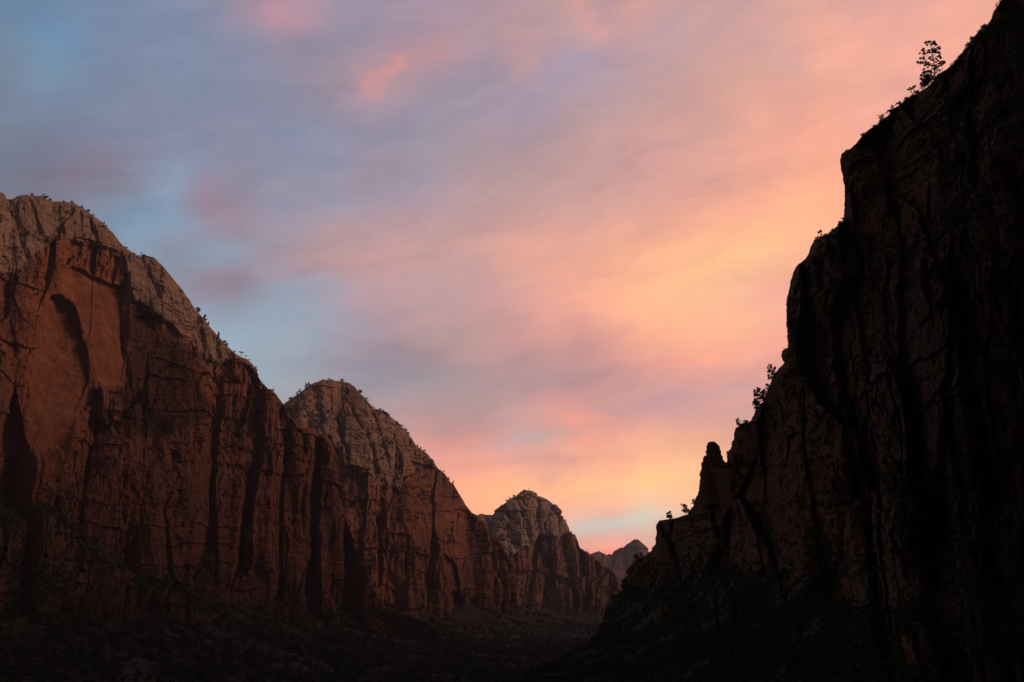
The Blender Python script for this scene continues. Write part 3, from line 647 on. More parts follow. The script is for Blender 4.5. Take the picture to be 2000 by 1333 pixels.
E_ctrl = [(2040, -120, 330), (1955, 0, 372), (1880, 104, 395), (1800, 178, 410), (1700, 252, 425), (1642, 305, 432), (1650, 400, 440), (1600, 463, 445), (1540, 580, 450), (1540, 680, 455),
 (1500, 770, 470), (1435, 845, 500), (1370, 915, 560), (1350, 1000, 610), (1283, 1020, 680), (1280, 1070, 700), (1215, 1140, 780), (1180, 1210, 690), (1100, 1285, 560), (998, 1333, 470), (700, 1420, 330), (560, 1480, 270),
 (2150, -120, 230), (2150, 300, 215), (2150, 700, 205), (2150, 1100, 195), (2150, 1480, 150), (1960, 60, 340), (1900, 200, 350), (1860, 330, 352), (1800, 480, 350), (1980, 300, 255), (1900, 500, 270),
 (1750, 640, 345), (1650, 640, 390), (1700, 900, 330), (1600, 900, 390), (1850, 800, 262), (1500, 950, 450), (1650, 1080, 350), (1500, 1100, 420), (1400, 1100, 520), (1300, 1180, 560), (1350, 1300, 370),
 (1600, 1250, 300), (1800, 1100, 262), (1850, 1300, 215), (1200, 1333, 400), (1000, 1430, 300), (1700, 1450, 190), (1300, 1450, 250), (1980, 900, 225), (1980, 1200, 195)]
def right_cliff():
    CUTK[0] = 0.7; PROW[0] = 0.45
    stp = 1.5
    py1 = np.concatenate([np.arange(-120, 1345, stp), np.arange(1345, 1480, 6)])
    ed = np.interp(py1, *np.array(E_edge, float).T)
    ed = ed + 1.8 * fbm(py1 / 14.0, py1 * 0 + 5, oct=5, seed=333, gain=0.65) + 2.2 * sstep(1080, 1160, py1) * fbm(py1 / 5.0, py1 * 0 + 9, oct=3, seed=334)
    for wdt, a2 in ((17.0, 3.2), (8.0, 2.6), (3.7, 1.6)):
        q = np.floor(py1 / wdt + 0.4 * vnoise(py1 / wdt, py1 * 0, seed=36)); ed = ed + a2 * (_h(q, q * 0, q * 0, 37) - 0.5) * (0.5 + 0.5 * sstep(650, 760, py1))
    nc = 620
    t = np.linspace(0, 1, nc)[None]
    kk = np.exp(-0.5 * (np.arange(-60, 61) * stp / 28.0) ** 2); kk /= kk.sum()
    eds = np.convolve(np.pad(ed, 60, mode='edge'), kk, 'valid')
    G = eds[:, None] + (2150 - eds)[:, None] * t
    PX = G + (ed - eds)[:, None] * np.exp(-(G - eds[:, None]) / 75.0)
    PY = np.repeat(py1[:, None], nc, 1)
    f = rbf([(a, b) for a, b, c in E_ctrl], [math.log(c) for a, b, c in E_ctrl], reg=4)
    Y = np.exp(f(PX, PY))
    P = ray(PX, PY, Y)
    n0 = fbm(PX / 90, PY / 90, oct=3, seed=340)
    soft = sstep(-30, 60, PY - np.interp(PX, [1000, 1250, 1400, 1650, 1800, 2150], [1200, 1090, 1040, 1130, 1330, 1500]) + 50 * n0)   # vegetated talus
    h = rock_relief(P, P[..., 0] / P[..., 1] * 760.0 + 0.12 * P[..., 2], 0.30, None, 7, zs=0.7, gv=0.15) * 1.2
    X_, Y_, Z_ = P[..., 0], P[..., 1], P[..., 2]
    f1, f2, v, tt = voro(X_ / Y_ * 760 / 40 + 0.25 * fbm(Z_ / 30, Y_ / 60, oct=3, seed=8), Z_ / 90, 77)
    h += 14 * (v - 0.5) + 14 * tt
    h += 7.0 * fbm(X_ / Y_ * 760 / 30, Z_ / 22, oct=6, seed=345, gain=0.6)
    zz = Z_ / 15 + 0.4 * vnoise(Y_ / 60, Z_ / 50, seed=346); zz = zz + 0.25 * fbm(Y_ / 9, Z_ / 9, oct=4, seed=347); h += 3.2 * (1 - (zz - np.floor(zz))) * sstep(-0.1, 0.6, vnoise(X_ / Y_ * 760 / 28, np.floor(zz) * 2.3, seed=348))
    h = h * (1 - 0.62 * soft)
    for poly, wd, dp in (
        ([(1975, 0), (1925, 140), (1890, 260), (1880, 420)], 26, 8), ([(1638, 740), (1628, 900), (1616, 1080)], 9, 4), ([(1716, 700), (1730, 860), (1712, 980)], 26, 8),
        ([(1800, 400), (1770, 520), (1715, 690)], 24, 7), ([(1566, 740), (1556, 880), (1534, 1000)], 8, 3.5), ([(1855, 480), (1850, 640), (1836, 800)], 30, 6),
        ([(1506, 800), (1492, 900), (1474, 980)], 6, 3), ([(1456, 850), (1442, 950)], 6, 3), ([(1930, 640), (1900, 900), (1880, 1150)], 30, 6),
        ([(1960, 250), (1945, 480)], 20, 5), ([(1606, 480), (1612, 640), (1596, 740)], 10, 4), ([(1712, 330), (1700, 440), (1712, 560)], 14, 4),
        ([(1690, 1120), (1640, 1330)], 16, 3), ([(1830, 900), (1790, 1200)], 18, 5), ([(1290, 1035), (1400, 1060), (1480, 1050)], 10, 2)):
        h -= cut(PX, PY, poly, wd, dp)
    for poly, wd, dp in (([(1672, 770), (1668, 900), (1656, 1060)], 26, 6), ([(1594, 760), (1586, 900), (1575, 1010)], 20, 5), ([(1762, 980), (1720, 1240)], 26, 6),
                         ([(1670, 320), (1672, 500)], 24, 4), ([(1672, 560), (1690, 660)], 20, 4), ([(1990, 940), (1950, 1200)], 26, 6), ([(1530, 830), (1515, 980)], 14, 3.5), ([(1560, 540), (1560, 690)], 22, 4),
                         ([(1476, 820), (1466, 960)], 9, 2.5), ([(1320, 1030), (1320, 1070)], 24, 3)):
        h += cut(PX, PY, poly, wd, dp)
    fd = sstep(0, 22, PX - ed[:, None]) * 0.96 + 0.04
    h = h - h.mean()
    P = push(P, h * fd, 0.8)
    # far side of the crest, going away from the camera
    e0 = P[:, 0]; cols = []
    bd = e0.copy(); bd[:, 2] = 0; bd /= np.linalg.norm(bd, axis=1, keepdims=True)
    side = np.stack([bd[:, 1], -bd[:, 0], 0 * bd[:, 0]], 1)
    for q in (260, 180, 120, 75, 45, 25, 12, 5, 2):
        c = e0 + bd * q + side * (q * 0.55) ; c[:, 2] = e0[:, 2] * (1 + q / np.linalg.norm(e0, axis=1)) - 0.30 * q
        cols.append(c)
    # near side: the wall goes on past the camera on its right
    last = P[:, -1]; near = []
    for q in np.linspace(0, 1, 22)[1:]:
        yy = last[:, 1] * (1 - q) + (-900) * q
        c = np.stack([last[:, 0] + 60 * q + 10 * vnoise(yy / 40, last[:, 2] / 60, seed=350), yy, last[:, 2] * (1 - 0.0 * q)], 1)
        near.append(c)
    full = np.concatenate([np.array(cols).transpose(1, 0, 2), P, np.array(near).transpose(1, 0, 2)], 1)
    k0, k1 = len(cols), len(near)
    ext = lambda v: np.concatenate([np.repeat(v[:, :1], k0, 1), v, np.repeat(v[:, -1:], k1, 1)], 1)
    up = np.abs(normals(full)[..., 2])
    veg = sstep(0.4, 0.8, up) * 0.32 + 0.25 * fbm(full[..., 0] / 14, full[..., 1] / 14, full[..., 2] / 14, oct=4, seed=355)
    veg = veg - 0.12 + ext(soft) * 0.55
    mk = {'cap': 0 * up, 'orange': 0 * up, 'painted_shade': 0.5 * sstep(-20, 20, ext(PX - np.interp(PY, [-120, 0, 150, 330, 480, 700, 1000, 1480], [2040, 1968, 1902, 1840, 1770, 1720, 1760, 1900]))), 'veg': veg}  # shade of the recessed right-hand wall painted into its colour
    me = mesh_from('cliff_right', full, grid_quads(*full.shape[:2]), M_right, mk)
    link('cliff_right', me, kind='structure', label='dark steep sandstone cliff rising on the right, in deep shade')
    SURF['cliff_right'] = dict(P=P, up=np.abs(normals(P)[..., 2]), PX=PX, PY=PY, soft=soft, ed=ed, py=py1, edge=e0)
right_cliff()

# rock pinnacle standing against the crest of the right cliff
def pinnacle():
    rows = [(864, 1386, 1397), (867, 1382, 1401), (873, 1381, 1404), (882, 1380, 1407), (889, 1379, 1409), (893, 1374, 1410), (900, 1371, 1413), (907, 1370, 1416), (915, 1371, 1420), (918, 1368, 1424),
            (932, 1367, 1432), (945, 1365, 1440), (960, 1366, 1450), (990, 1370, 1470)]
    r = np.array(rows, float)
    py = np.arange(864, 990, 1.2); l = np.interp(py, r[:, 0], r[:, 1]); g = np.interp(py, r[:, 0], r[:, 2])
    l = l + 1.2 * fbm(py / 6, py * 0, oct=4, seed=401); g = g + 1.2 * fbm(py / 6, py * 0 + 4, oct=4, seed=402)
    q = np.floor(py / 5.3 + 0.4 * vnoise(py / 5, py * 0, seed=36)); l = l + 2.0 * (_h(q, q * 0, q * 0, 41) - 0.5); q = np.floor(py / 9.3 + .3); g = g + 2.2 * (_h(q, q * 0, q * 0, 42) - 0.5)
    n = 72; th = np.linspace(0, 2 * math.pi, n, endpoint=False)
    co = []
    for y, a, b in zip(py, l, g):
        Yc = 545.0; c = ray(np.array((a + b) / 2), np.array(y), Yc); hw = (b - a) / 2 / F * Yc * 0.96
        sq = (np.abs(np.cos(th)) ** 5 + np.abs(np.sin(th)) ** 5) ** (-1 / 5.0)
        rr = hw * sq * 0.97
        hh = 1.1 * fbm(th * 0 + y / 14, np.cos(th) * 2, np.sin(th) * 2, oct=5, seed=410) + 0.5 * (1 - (y / 11 - np.floor(y / 11)))
        co.append(np.stack([c[0] + (rr * 0.985 + hh * (np.abs(np.cos(th)) < 0.9)) * np.cos(th), Yc + (rr * 0.9 + hh) * np.sin(th), c[2] + 0 * th], 1))
    co = np.array(co)
    top = co[0].mean(0) + np.array([0, 0, 0.4])
    full = np.concatenate([np.repeat(top[None, None], n, 1), co], 0)
    full = np.concatenate([full, full[:, :1]], 1)
    sh = full.shape[:2]; z = np.zeros(sh)
    link('rock_pinnacle', mesh_from('rock_pinnacle', full, grid_quads(*sh), M_right, {'cap': z, 'orange': z, 'painted_shade': z, 'veg': z}), kind='structure',
         label='blunt rock tower standing apart at the crest of the right cliff')
pinnacle()

# ---- unseen canyon wall added behind the right cliff, its height set to shade the canyon ----
def shading_wall():
    yy = np.arange(600, 7400, 30.0); zz = np.linspace(-160, 1, 40)
    Yg, T = np.meshgrid(yy, np.linspace(0, 1, 44))
    top = 760 + 130 * sstep(2300, 1600, Yg) + 70 * fbm(Yg / 500, Yg * 0, oct=4, seed=501) - 60 * sstep(3000, 6000, Yg)
    Xw = np.interp(Yg, [600, 1200, 2000, 3000, 4500, 7400], [330, 640, 900, 1250, 1900, 3100])
    Z = -160 + (top + 160) * T
    X = Xw + 260 * T ** 1.6 + 50 * fbm(Yg / 120, Z / 300, oct=4, seed=502) + 10 * fbm(Yg / 30, Z / 60, oct=3, seed=503)
    P = np.stack([X, Yg, Z], -1)
    bk = P[-1:].copy(); bk[..., 0] += 700; bk[..., 2] = -160
    full = np.concatenate([P, bk], 0); z = np.zeros(full.shape[:2])
    link('shading_canyon_wall', mesh_from('shading_canyon_wall', full, grid_quads(*full.shape[:2]), M_left, {'cap': z, 'orange': z, 'painted_shade': z, 'veg': z}), kind='structure',
         label='unseen canyon wall added behind the dark right cliff to shade the canyon')
shading_wall()

# ------------------------------------------------------------------ valley ground
def ground_z(X, Y):
    wx = np.interp(Y, [0, 900, 1300, 2100, 2750, 3500, 4300, 5200, 9000], [-760, -700, -606, -392, -385, 8, 10, 560, 2200])   # foot of the left walls
    d = X - wx
    foot = np.interp(Y, [0, 1300, 2080, 2750, 3500, 4300, 5200, 9000], [-20, -26, -52, -62, -78, -85, -95, -150])
    fl = np.interp(Y, [0, 1500, 3500, 9000], [-118, -126, -140, -200])
    t = np.clip(d / np.interp(Y, [0, 2000, 4500], [520, 420, 420]), 0, 1)
    foot = foot + np.clip(34 * fbm(Y / 170, Y * 0, oct=4, seed=610), -6, 40) * np.interp(Y, [2000, 4000], [1, 0.5])
    z = foot + (fl - foot) * (1 - (1 - t) ** 1.6)
    z = z + (1 - t) ** 2 * 16 * (1 - np.abs(fbm(Y / 60 + X / 300, X / 260, oct=4, seed=611)) * 2.2)
    # right-hand foot slopes
    rx = np.interp(Y, [-900, 0, 500, 900, 2000, 4500, 7400], [-40, -60, 0, 160, 560, 1500, 2900])
    z = np.maximum(z, np.where(X > rx, fl + (X - rx) * 0.42, -999) - 4)
    z = np.minimum(z, np.where(X > rx, -30 + 0 * z, z))
    z = z + 10 * fbm(X / 130, Y / 130, oct=5, seed=601) + 2.2 * fbm(X / 22, Y / 22, oct=4, seed=602)
    return z
def ground():
    ys = np.concatenate([np.arange(-1500, 300, 60), 300 * (11200 / 300) ** np.linspace(0, 1, 520)])
    xs = np.concatenate([np.linspace(-8000, -1500, 14)[:-1], np.arange(-1500, -820, 40), np.arange(-820, 900, 7.0), np.arange(900, 2600, 40), np.linspace(2600, 9000, 16)])
    X, Y = np.meshgrid(xs, ys)
    P = np.stack([X, Y, ground_z(X, Y)], -1)
    # far plain out to the horizon
    link('valley_ground', mesh_from('valley_ground', P, grid_quads(*P.shape[:2]), M_soil, smooth=True), kind='structure', label='dark valley floor and talus slopes')
ground()
def plain():
    g = np.array([[-9300, -2400, -215], [9300, -2400, -215], [9300, 11300, -215], [-9300, 11300, -215]], float)
    link('ground_plain', mesh_from('ground_plain', g, np.array([[0, 1, 2, 3]]), M_soil), kind='structure')
plain()

# ------------------------------------------------------------------ foliage templates
rs = np.random.RandomState(11)
def leaf_cloud(centers, radii, n, size, squash=0.7):
    """small leaf triangles spread through a set of clumps"""
    centers = np.asarray(centers, float); radii = np.asarray(radii, float)
    k = rs.randint(0, len(centers), n)
    d = rs.normal(size=(n, 3)); d /= np.linalg.norm(d, axis=1, keepdims=True)
    r = rs.rand(n) ** 0.45
    c = centers[k] + d * (r * radii[k])[:, None] * np.array([1, 1, squash])
    a = rs.normal(size=(n, 3)); a /= np.linalg.norm(a, axis=1, keepdims=True)
    b = np.cross(a, rs.normal(size=(n, 3))); b /= np.linalg.norm(b, axis=1, keepdims=True)
    s = size * (0.6 + 0.8 * rs.rand(n))[:, None]
    tri = np.stack([c - a * s * 0.5 - b * s * 0.3, c + a * s * 0.6, c - a * s * 0.4 + b * s * 0.5], 1)
    return tri.reshape(-1, 3)
def scatter(name, tmpl, pos, scl, mat, **props):
    """one mesh of many copies of template triangles (n*3,3)"""
    n = len(pos); th = rs.rand(n) * 6.283; c, s = np.cos(th), np.sin(th)
    k = rs.randint(0, len(tmpl), n); out = []
    for i, T in enumerate(tmpl):
        m = k == i
        if not m.any(): continue
        C, S = c[m][:, None], s[m][:, None]
        x = T[None, :, 0] * C - T[None, :, 1] * S; y = T[None, :, 0] * S + T[None, :, 1] * C
        q = np.stack([x, y, np.repeat(T[None, :, 2], m.sum(), 0)], -1) * scl[m][:, None, None] + pos[m][:, None]
        out.append(q.reshape(-1, 3))
    co = np.concatenate(out)
    me = mesh_from(name, co, np.arange(len(co)).reshape(-1, 3), mat)
    return link(name, me, **props)
FARB = [leaf_cloud(rs.normal(size=(4, 3)) * 0.22 + [0, 0, 0.35], np.full(4, 0.36), 16, 0.44) for _ in range(8)]
BUSH = [leaf_cloud(rs.normal(size=(5, 3)) * 0.25 + [0, 0, 0.35], np.full(5, 0.36), 46, 0.27) for _ in range(6)]
def cone_tmpl(n=60):
    z = rs.rand(n) ** 0.8; th = rs.rand(n) * 6.283; r = (1 - z) * 0.3 * np.sqrt(rs.rand(n)) + 0.02
    return leaf_cloud(np.stack([r * np.cos(th), r * np.sin(th), z + 0.1], 1), np.full(n, 0.06), n, 0.16)
CONE = [cone_tmpl() for _ in range(5)]

# wood on the valley floor and talus
def woodland():
    n = 100000
    Y = 500 * (6500 / 500) ** rs.rand(n)
    wx = np.interp(Y, [0, 900, 1300, 2100, 2750, 3500, 4300, 5200, 9000], [-760, -700, -606, -392, -385, 8, 10, 560, 2200])
    X = wx - 10 + rs.rand(n) ** 0.8 * np.interp(Y, [500, 2000, 6000], [900, 900, 1500])
    den = fbm(X / 90, Y / 90, oct=3, seed=701)
    keep = (den > -0.55 + 0.5 * rs.rand(n) - 0.1) & (X / Y < 0.35) & (X / Y > -0.56)
    clear = np.abs(X / Y * F * 1.02 + 1000 - 285) < 32
    keep &= ~(clear & (Y < 1300) & (rs.rand(n) < 0.8))
    X, Y = X[keep], Y[keep]
    pos = np.stack([X, Y, ground_z(X, Y) - 0.4], 1)
    scl = 3.0 + 9.0 * rs.rand(len(X)) ** 4
    scatter('woodland', FARB, pos, scl, M_leaf2, kind='stuff', label='scrub oak and juniper covering the dark valley floor', category='woodland')
woodland()
def ledge_scrub(surf, name, n, size, thr, mat, label, boost=None, maxpy=1400):
    S = SURF[surf]; P = S['P'].reshape(-1, 3); up = S['up'].ravel()
    PY = S['PY'].ravel()
    g = fbm(P[:, 0] / (size * 14), P[:, 1] / (size * 14), P[:, 2] / (size * 10), oct=3, seed=720)
    wgt = np.clip(up - thr, 0, 1) * sstep(-0.15, 0.35, g)
    if boost is not None: wgt = wgt + boost(S['PX'].ravel(), PY, g, up)
    wgt[PY > maxpy] = 0
    if surf == 'mountain_left':
        wgt = wgt * (1 - 0.97 * sstep(-12, 2, np.maximum(poly_sd(S['PX'].ravel(), PY, alc), poly_sd(S['PX'].ravel(), PY, alc2))))
    i = rs.choice(len(P), n, p=wgt / wgt.sum())
    pos = P[i] + rs.normal(size=(n, 3)) * size * 0.2
    pos[:, 2] -= 0.15 * size
    scatter(name, (BUSH + CONE[:2]) if n < 10000 else FARB, pos, size * (0.5 + rs.rand(n)), mat, kind='stuff', label=label, category='scrub')
def boostA(px, py, g, up):
    b = 0.5 * sstep(14, 4, seg_dist(px, py, [(55, 462), (80, 478), (110, 460)]))
    b = b + 0.6 * talusA(px, py) * sstep(-0.4, 0.3, g) + 0.2 * sstep(1140, 1200, py)
    b = b + 0.04 * sstep(470, 440, py) * sstep(0.1, 0.4, g)
    return b + 0.5 * sstep(22, 4, seg_dist(px, py, [(372, 700), (372, 750)]))
def boostB(px, py, g, up):
    return 0.5 * sstep(9, 2, seg_dist(px, py, [(762, 860), (772, 930), (780, 950)])) + 0.35 * sstep(16, 4, seg_dist(px, py, [(770, 1060), (800, 1075), (830, 1085)]))
ledge_scrub('mountain_left', 'scrub_on_left_mountain', 9000, 4.2, 0.45, M_leaf, 'dark bushes dotted over the ledges of the left mountain', boostA)
ledge_scrub('mountain_middle', 'scrub_on_middle_mountain', 1800, 7.0, 0.42, M_leaf, 'dark bushes dotted over the second peak', boostB)
ledge_scrub('mountain_far', 'scrub_on_far_mountain', 700, 9.0, 0.40, M_leaf, 'dark bushes dotted over the third peak')
def boostE(px, py, g, up):
    s = SURF['cliff_right']['soft'].ravel()
    return 0.5 * s ** 2 * sstep(-0.5, 0.2, g)
ledge_scrub('cliff_right', 'scrub_on_right_cliff', 40000, 1.2, 0.45, M_leaf, 'dark scrub on the ledges and talus of the right cliff', boostE)

# ------------------------------------------------------------------ trees one can count, on the skylines
def tube(pts, radii, n=6):
    pts = np.asarray(pts, float); co = []; q = []
    for i, (p, r) in enumerate(zip(pts, radii)):
        d = pts[min(i + 1, len(pts) - 1)] - pts[max(i - 1, 0)]; d /= np.linalg.norm(d) + 1e-9
        a = np.cross(d, [0.3, 1, 0.1]); a /= np.linalg.norm(a); b = np.cross(d, a)
        th = np.linspace(0, 2 * math.pi, n, endpoint=False)
        co.append(p + r * (np.cos(th)[:, None] * a + np.sin(th)[:, None] * b))
    for i in range(len(pts) - 1):
        for j in range(n):
            q.append((i * n + j, i * n + (j + 1) % n, (i + 1) * n + (j + 1) % n, (i + 1) * n + j))
    return np.concatenate(co), np.array(q)
def join_tubes(ts):
    co, q, k = [], [], 0
    for c, f in ts: co.append(c); q.append(f + k); k += len(c)
    return np.concatenate(co), np.concatenate(q)
def tree_meshes(kind, seed):
    """unit-height tree: returns (trunk mesh, crown mesh)"""
    r = np.random.RandomState(seed); ts = []
    if kind == 'pine':          # traced: tall open crown of flat plates
        spec = [(0.03, 0.97, .075), (-0.09, 0.90, .07), (-0.14, 0.82, .06), (0.10, 0.89, .07), (0.03, 0.85, .08), (0.12, 0.80, .06), (-0.20, 0.71, .07), (-0.12, 0.68, .06), (-0.27, 0.55, .06), (-0.25, 0.48, .055),
                (0.09, 0.70, .06), (0.16, 0.66, .05), (0.18, 0.56, .07), (0.22, 0.50, .05), (-0.06, 0.60, .07), (-0.10, 0.47, .07), (0.06, 0.52, .05), (-0.14, 0.36, .08), (0.08, 0.35, .07), (0.20, 0.38, .05), (0.14, 0.30, .05),
                (-0.20, 0.22, .08), (-0.12, 0.25, .07), (-0.27, 0.12, .07), (-0.18, 0.08, .08), (-0.10, 0.12, .07), (-0.05, 0.30, .05)]
        lean = lambda z: 0.015 * math.sin(5 * z)
    elif kind == 'conifer':
        spec = []
        for i in range(16):
            z = 0.18 + 0.8 * i / 16; a = r.rand() * 6.28; q = (1 - z) * 0.28 * (0.5 + 0.7 * r.rand())
            spec.append((q * math.cos(a), z, 0.05 + 0.07 * (1 - z), q * math.sin(a)))
        lean = lambda z: 0.0
    elif kind == 'flat':        # bare stem, flat wide top
        spec = [(x, 0.86 + 0.08 * r.rand(), .12, (r.rand() - .5) * .3) for x in np.linspace(-.42, .45, 8)] + [(0.25, 0.55, .09), (-0.2, 0.6, .07)]
        lean = lambda z: -0.1 * z * z
    elif kind == 'leafy':
        spec = [((r.rand() - .5) * .75, 0.22 + 0.75 * r.rand(), .06 + .05 * r.rand(), (r.rand() - .5) * .6) for _ in range(36)]
        lean = lambda z: 0.1 * z * z
    else:                       # round juniper or shrub, foliage to the ground
        spec = [((r.rand() - .5) * .8, 0.15 + 0.65 * r.rand(), .16 + .08 * r.rand(), (r.rand() - .5) * .8) for _ in range(13)]
        lean = lambda z: 0.0
    tr = {'pine': .018, 'conifer': .022, 'flat': .03, 'leafy': .028}.get(kind, .05)
    zt = {'pine': 0.96, 'conifer': 0.95, 'flat': 0.86, 'leafy': 0.75}.get(kind, 0.5)
    zs = np.linspace(-0.12, zt, 9)
    ts.append(tube([(lean(z), 0, z) for z in zs], [tr * (1.1 - 0.85 * (z + .1)) for z in zs], 7))
    cs, rr = [], []
    for s in spec:
        x, z, cr = s[:3]; y = s[3] if len(s) > 3 else (r.rand() - .5) * 0.30
        zb = max(0.02, min(zt, z - 0.06 - abs(x) * 0.25))
        ts.append(tube([(lean(zb), 0, zb), ((lean(zb) + x) / 2, y / 2, (zb + z) / 2 + 0.015), (x, y, z)], [tr * .5, tr * .34, tr * .16], 4))
        for _ in range(5 if kind == 'pine' else 3):
            w_ = 2.5 if kind == 'pine' else 1.3
            cs.append((x + (r.rand() - .5) * cr * w_, y + (r.rand() - .5) * cr * w_, z + (r.rand() - .5) * cr * w_ * .7)); rr.append(cr * (.28 + .40 * r.rand()) * (1 if kind == 'pine' else 2.1))
    nl, sz, sq = {'pine': (15000, .0185, .6), 'conifer': (1100, .07, .6), 'flat': (1300, .05, .5), 'leafy': (3400, .045, .8)}.get(kind, (1300, .08, .85))
    leaves = leaf_cloud(cs, rr, nl, sz, sq)
    c, q = join_tubes(ts)
    return mesh_from(kind + '_trunk', c, q, M_bark), mesh_from(kind + '_crown', leaves, np.arange(len(leaves)).reshape(-1, 3), M_leaf)
TM = {}
def plant(kind, name, loc, h, label, cat, group=None, wide=1.0, variant=0, rz=0.0):
    key = (kind, variant)
    if key not in TM: TM[key] = tree_meshes(kind, 900 + variant * 7)
    t = bpy.data.objects.new(name, None); COL.objects.link(t)
    t.empty_display_size = 0.5
    t.location = loc; t.rotation_euler = (0, 0, rz); t.scale = (h * wide, h * wide, h)
    t['label'] = label; t['category'] = cat
    if group: t['group'] = group
    link('trunk', TM[key][0], t); link('crown', TM[key][1], t)
    return t
def on_ridge(surf, px, sink=0.0):
    S = SURF[surf]; i = int(np.argmin(np.abs(S['px'] - px))); return Vector(S['rid'][i]) - Vector((0, 0, sink))
def on_crest(py, dpx=0.0, sink=0.0):
    S = SURF['cliff_right']; i = int(np.argmin(np.abs(S['py'] - py))); p = S['edge'][i].copy()
    p[0] += dpx / F * p[1]; return Vector(p) - Vector((0, 0, sink))
def hpx(p, h): return h / F * p.length

for px, h, kind, wd, lab in (
    (62, 5, 'shrub', 1.2, 'low juniper on the flat summit of the left mountain, nearest its notch'),
    (87, 9, 'shrub', 1.3, 'largest dark juniper on the summit of the left mountain'),
    (97, 5, 'shrub', 1.4, 'low juniper just right of the largest summit juniper on the left mountain'),
    (124, 4, 'conifer', 1.2, 'lone tiny upright tree in the middle of the left mountain\'s summit line'),
    (140, 4, 'shrub', 1.6, 'low dark bush where the left mountain\'s flat summit begins to fall'),
    (160, 5, 'shrub', 1.3, 'dark bush on the left mountain\'s shoulder beside the orange-lit rock'),
    (171, 7, 'shrub', 1.0, 'taller dark bush just below the orange-lit shoulder of the left mountain'),
    (181, 4, 'shrub', 1.2, 'small low bush alone on the left mountain\'s upper right slope'),
    (202, 6, 'conifer', 1.7, 'upper of two small trees on the left mountain\'s upper right slope'),
    (207, 5, 'conifer', 1.6, 'lower of two small trees on the left mountain\'s upper right slope'),
    (279, 10, 'shrub', 1.0, 'round dark tree in the notch before the left mountain\'s second shoulder'),
    (246, 4, 'shrub', 1.5, 'low bush just above the notch of the left mountain\'s ridge'),
    (386, 13, 'shrub', 0.8, 'dense dark tree on the steep ridge just above the slender conifer'),
    (400, 16, 'conifer', 1.2, 'slender tall conifer on the steep right ridge of the left mountain'),
    (406, 9, 'conifer', 1.2, 'short conifer at the foot of the slender tall one on the left ridge'),
    (426, 13, 'conifer', 1.1, 'single conifer on the steep left ridge between two clusters of trees'),
    (437, 7, 'shrub', 1.1, 'dark bush just below the single conifer of the left ridge'),
    (443, 6, 'shrub', 1.2, 'second dark bush below the single conifer of the left ridge'),
    (456, 5, 'shrub', 1.2, 'small bush above the flat-crowned tree on the left ridge'),
    (470, 12, 'flat', 0.9, 'flat-crowned tree on the left ridge above its last shoulder'),
    (480, 8, 'flat', 0.9, 'small spreading tree right beside the flat-crowned tree of the left ridge'),
    (499, 11, 'conifer', 1.3, 'lowest conifer on the left mountain\'s ridge, on the drop to the pillars')):
    p = on_ridge('mountain_left', px); hh = hpx(p, h * 0.92); p.z -= 0.10 * hh
    plant(kind, 'conifer_tree' if kind == 'conifer' else ('pine_tree' if kind == 'flat' else 'juniper'), p, hh, lab, 'tree', 'trees on the skyline of the left mountain', wd, px % 3, px * 1.7)
for px, h, kind, wd, lab in (
    (568, 6, 'shrub', 1.1, 'dark bush low on the left shoulder of the second peak'),
    (581, 7, 'conifer', 1.4, 'left tree of the lower pair on the second peak\'s left shoulder'),
    (586, 8, 'conifer', 1.4, 'right tree of the lower pair on the second peak\'s left shoulder'),
    (598, 9, 'conifer', 1.5, 'left tree of the upper pair on the second peak\'s left shoulder'),
    (602, 8, 'conifer', 1.6, 'right tree of the upper pair on the second peak\'s left shoulder'),
    (642, 4, 'shrub', 1.5, 'tiny tree on the very top of the second peak'),
    (668, 6, 'shrub', 1.2, 'small tree on the second peak\'s summit, right of its top'),
    (703, 8, 'shrub', 1.0, 'dark tree on the upper right slope of the second peak'),
    (729, 4, 'shrub', 1.2, 'small bush where the second peak meets its right shoulder'),
    (741, 5, 'shrub', 1.4, 'small bush on top of the second peak\'s right knob'),
    (815, 5, 'conifer', 1.6, 'upper of two small conifers halfway down the second peak\'s right slope'),
    (821, 5, 'conifer', 1.6, 'lower of two small conifers halfway down the second peak\'s right slope'),
    (885, 7, 'conifer', 1.5, 'lone conifer low on the second peak\'s right slope')):
    p = on_ridge('mountain_middle', px); hh = hpx(p, h); p.z -= 0.06 * hh
    plant(kind, 'conifer_tree' if kind == 'conifer' else 'juniper', p, hh, lab, 'tree', 'trees on the skyline of the second peak', wd, px % 3, px * 1.3)
for px, h, lab in ((972, 4, 'lowest tiny tree on the left slope of the third peak'), (996, 5, 'middle tiny tree on the left slope of the third peak'),
                   (1003, 5, 'highest tiny tree on the left slope of the third peak')):
    p = on_ridge('mountain_far', px); hh = hpx(p, h); p.z -= 0.06 * hh
    plant('conifer', 'conifer_tree', p, hh, lab, 'tree', 'trees on the skyline of the third peak', 1.7, 1, px)

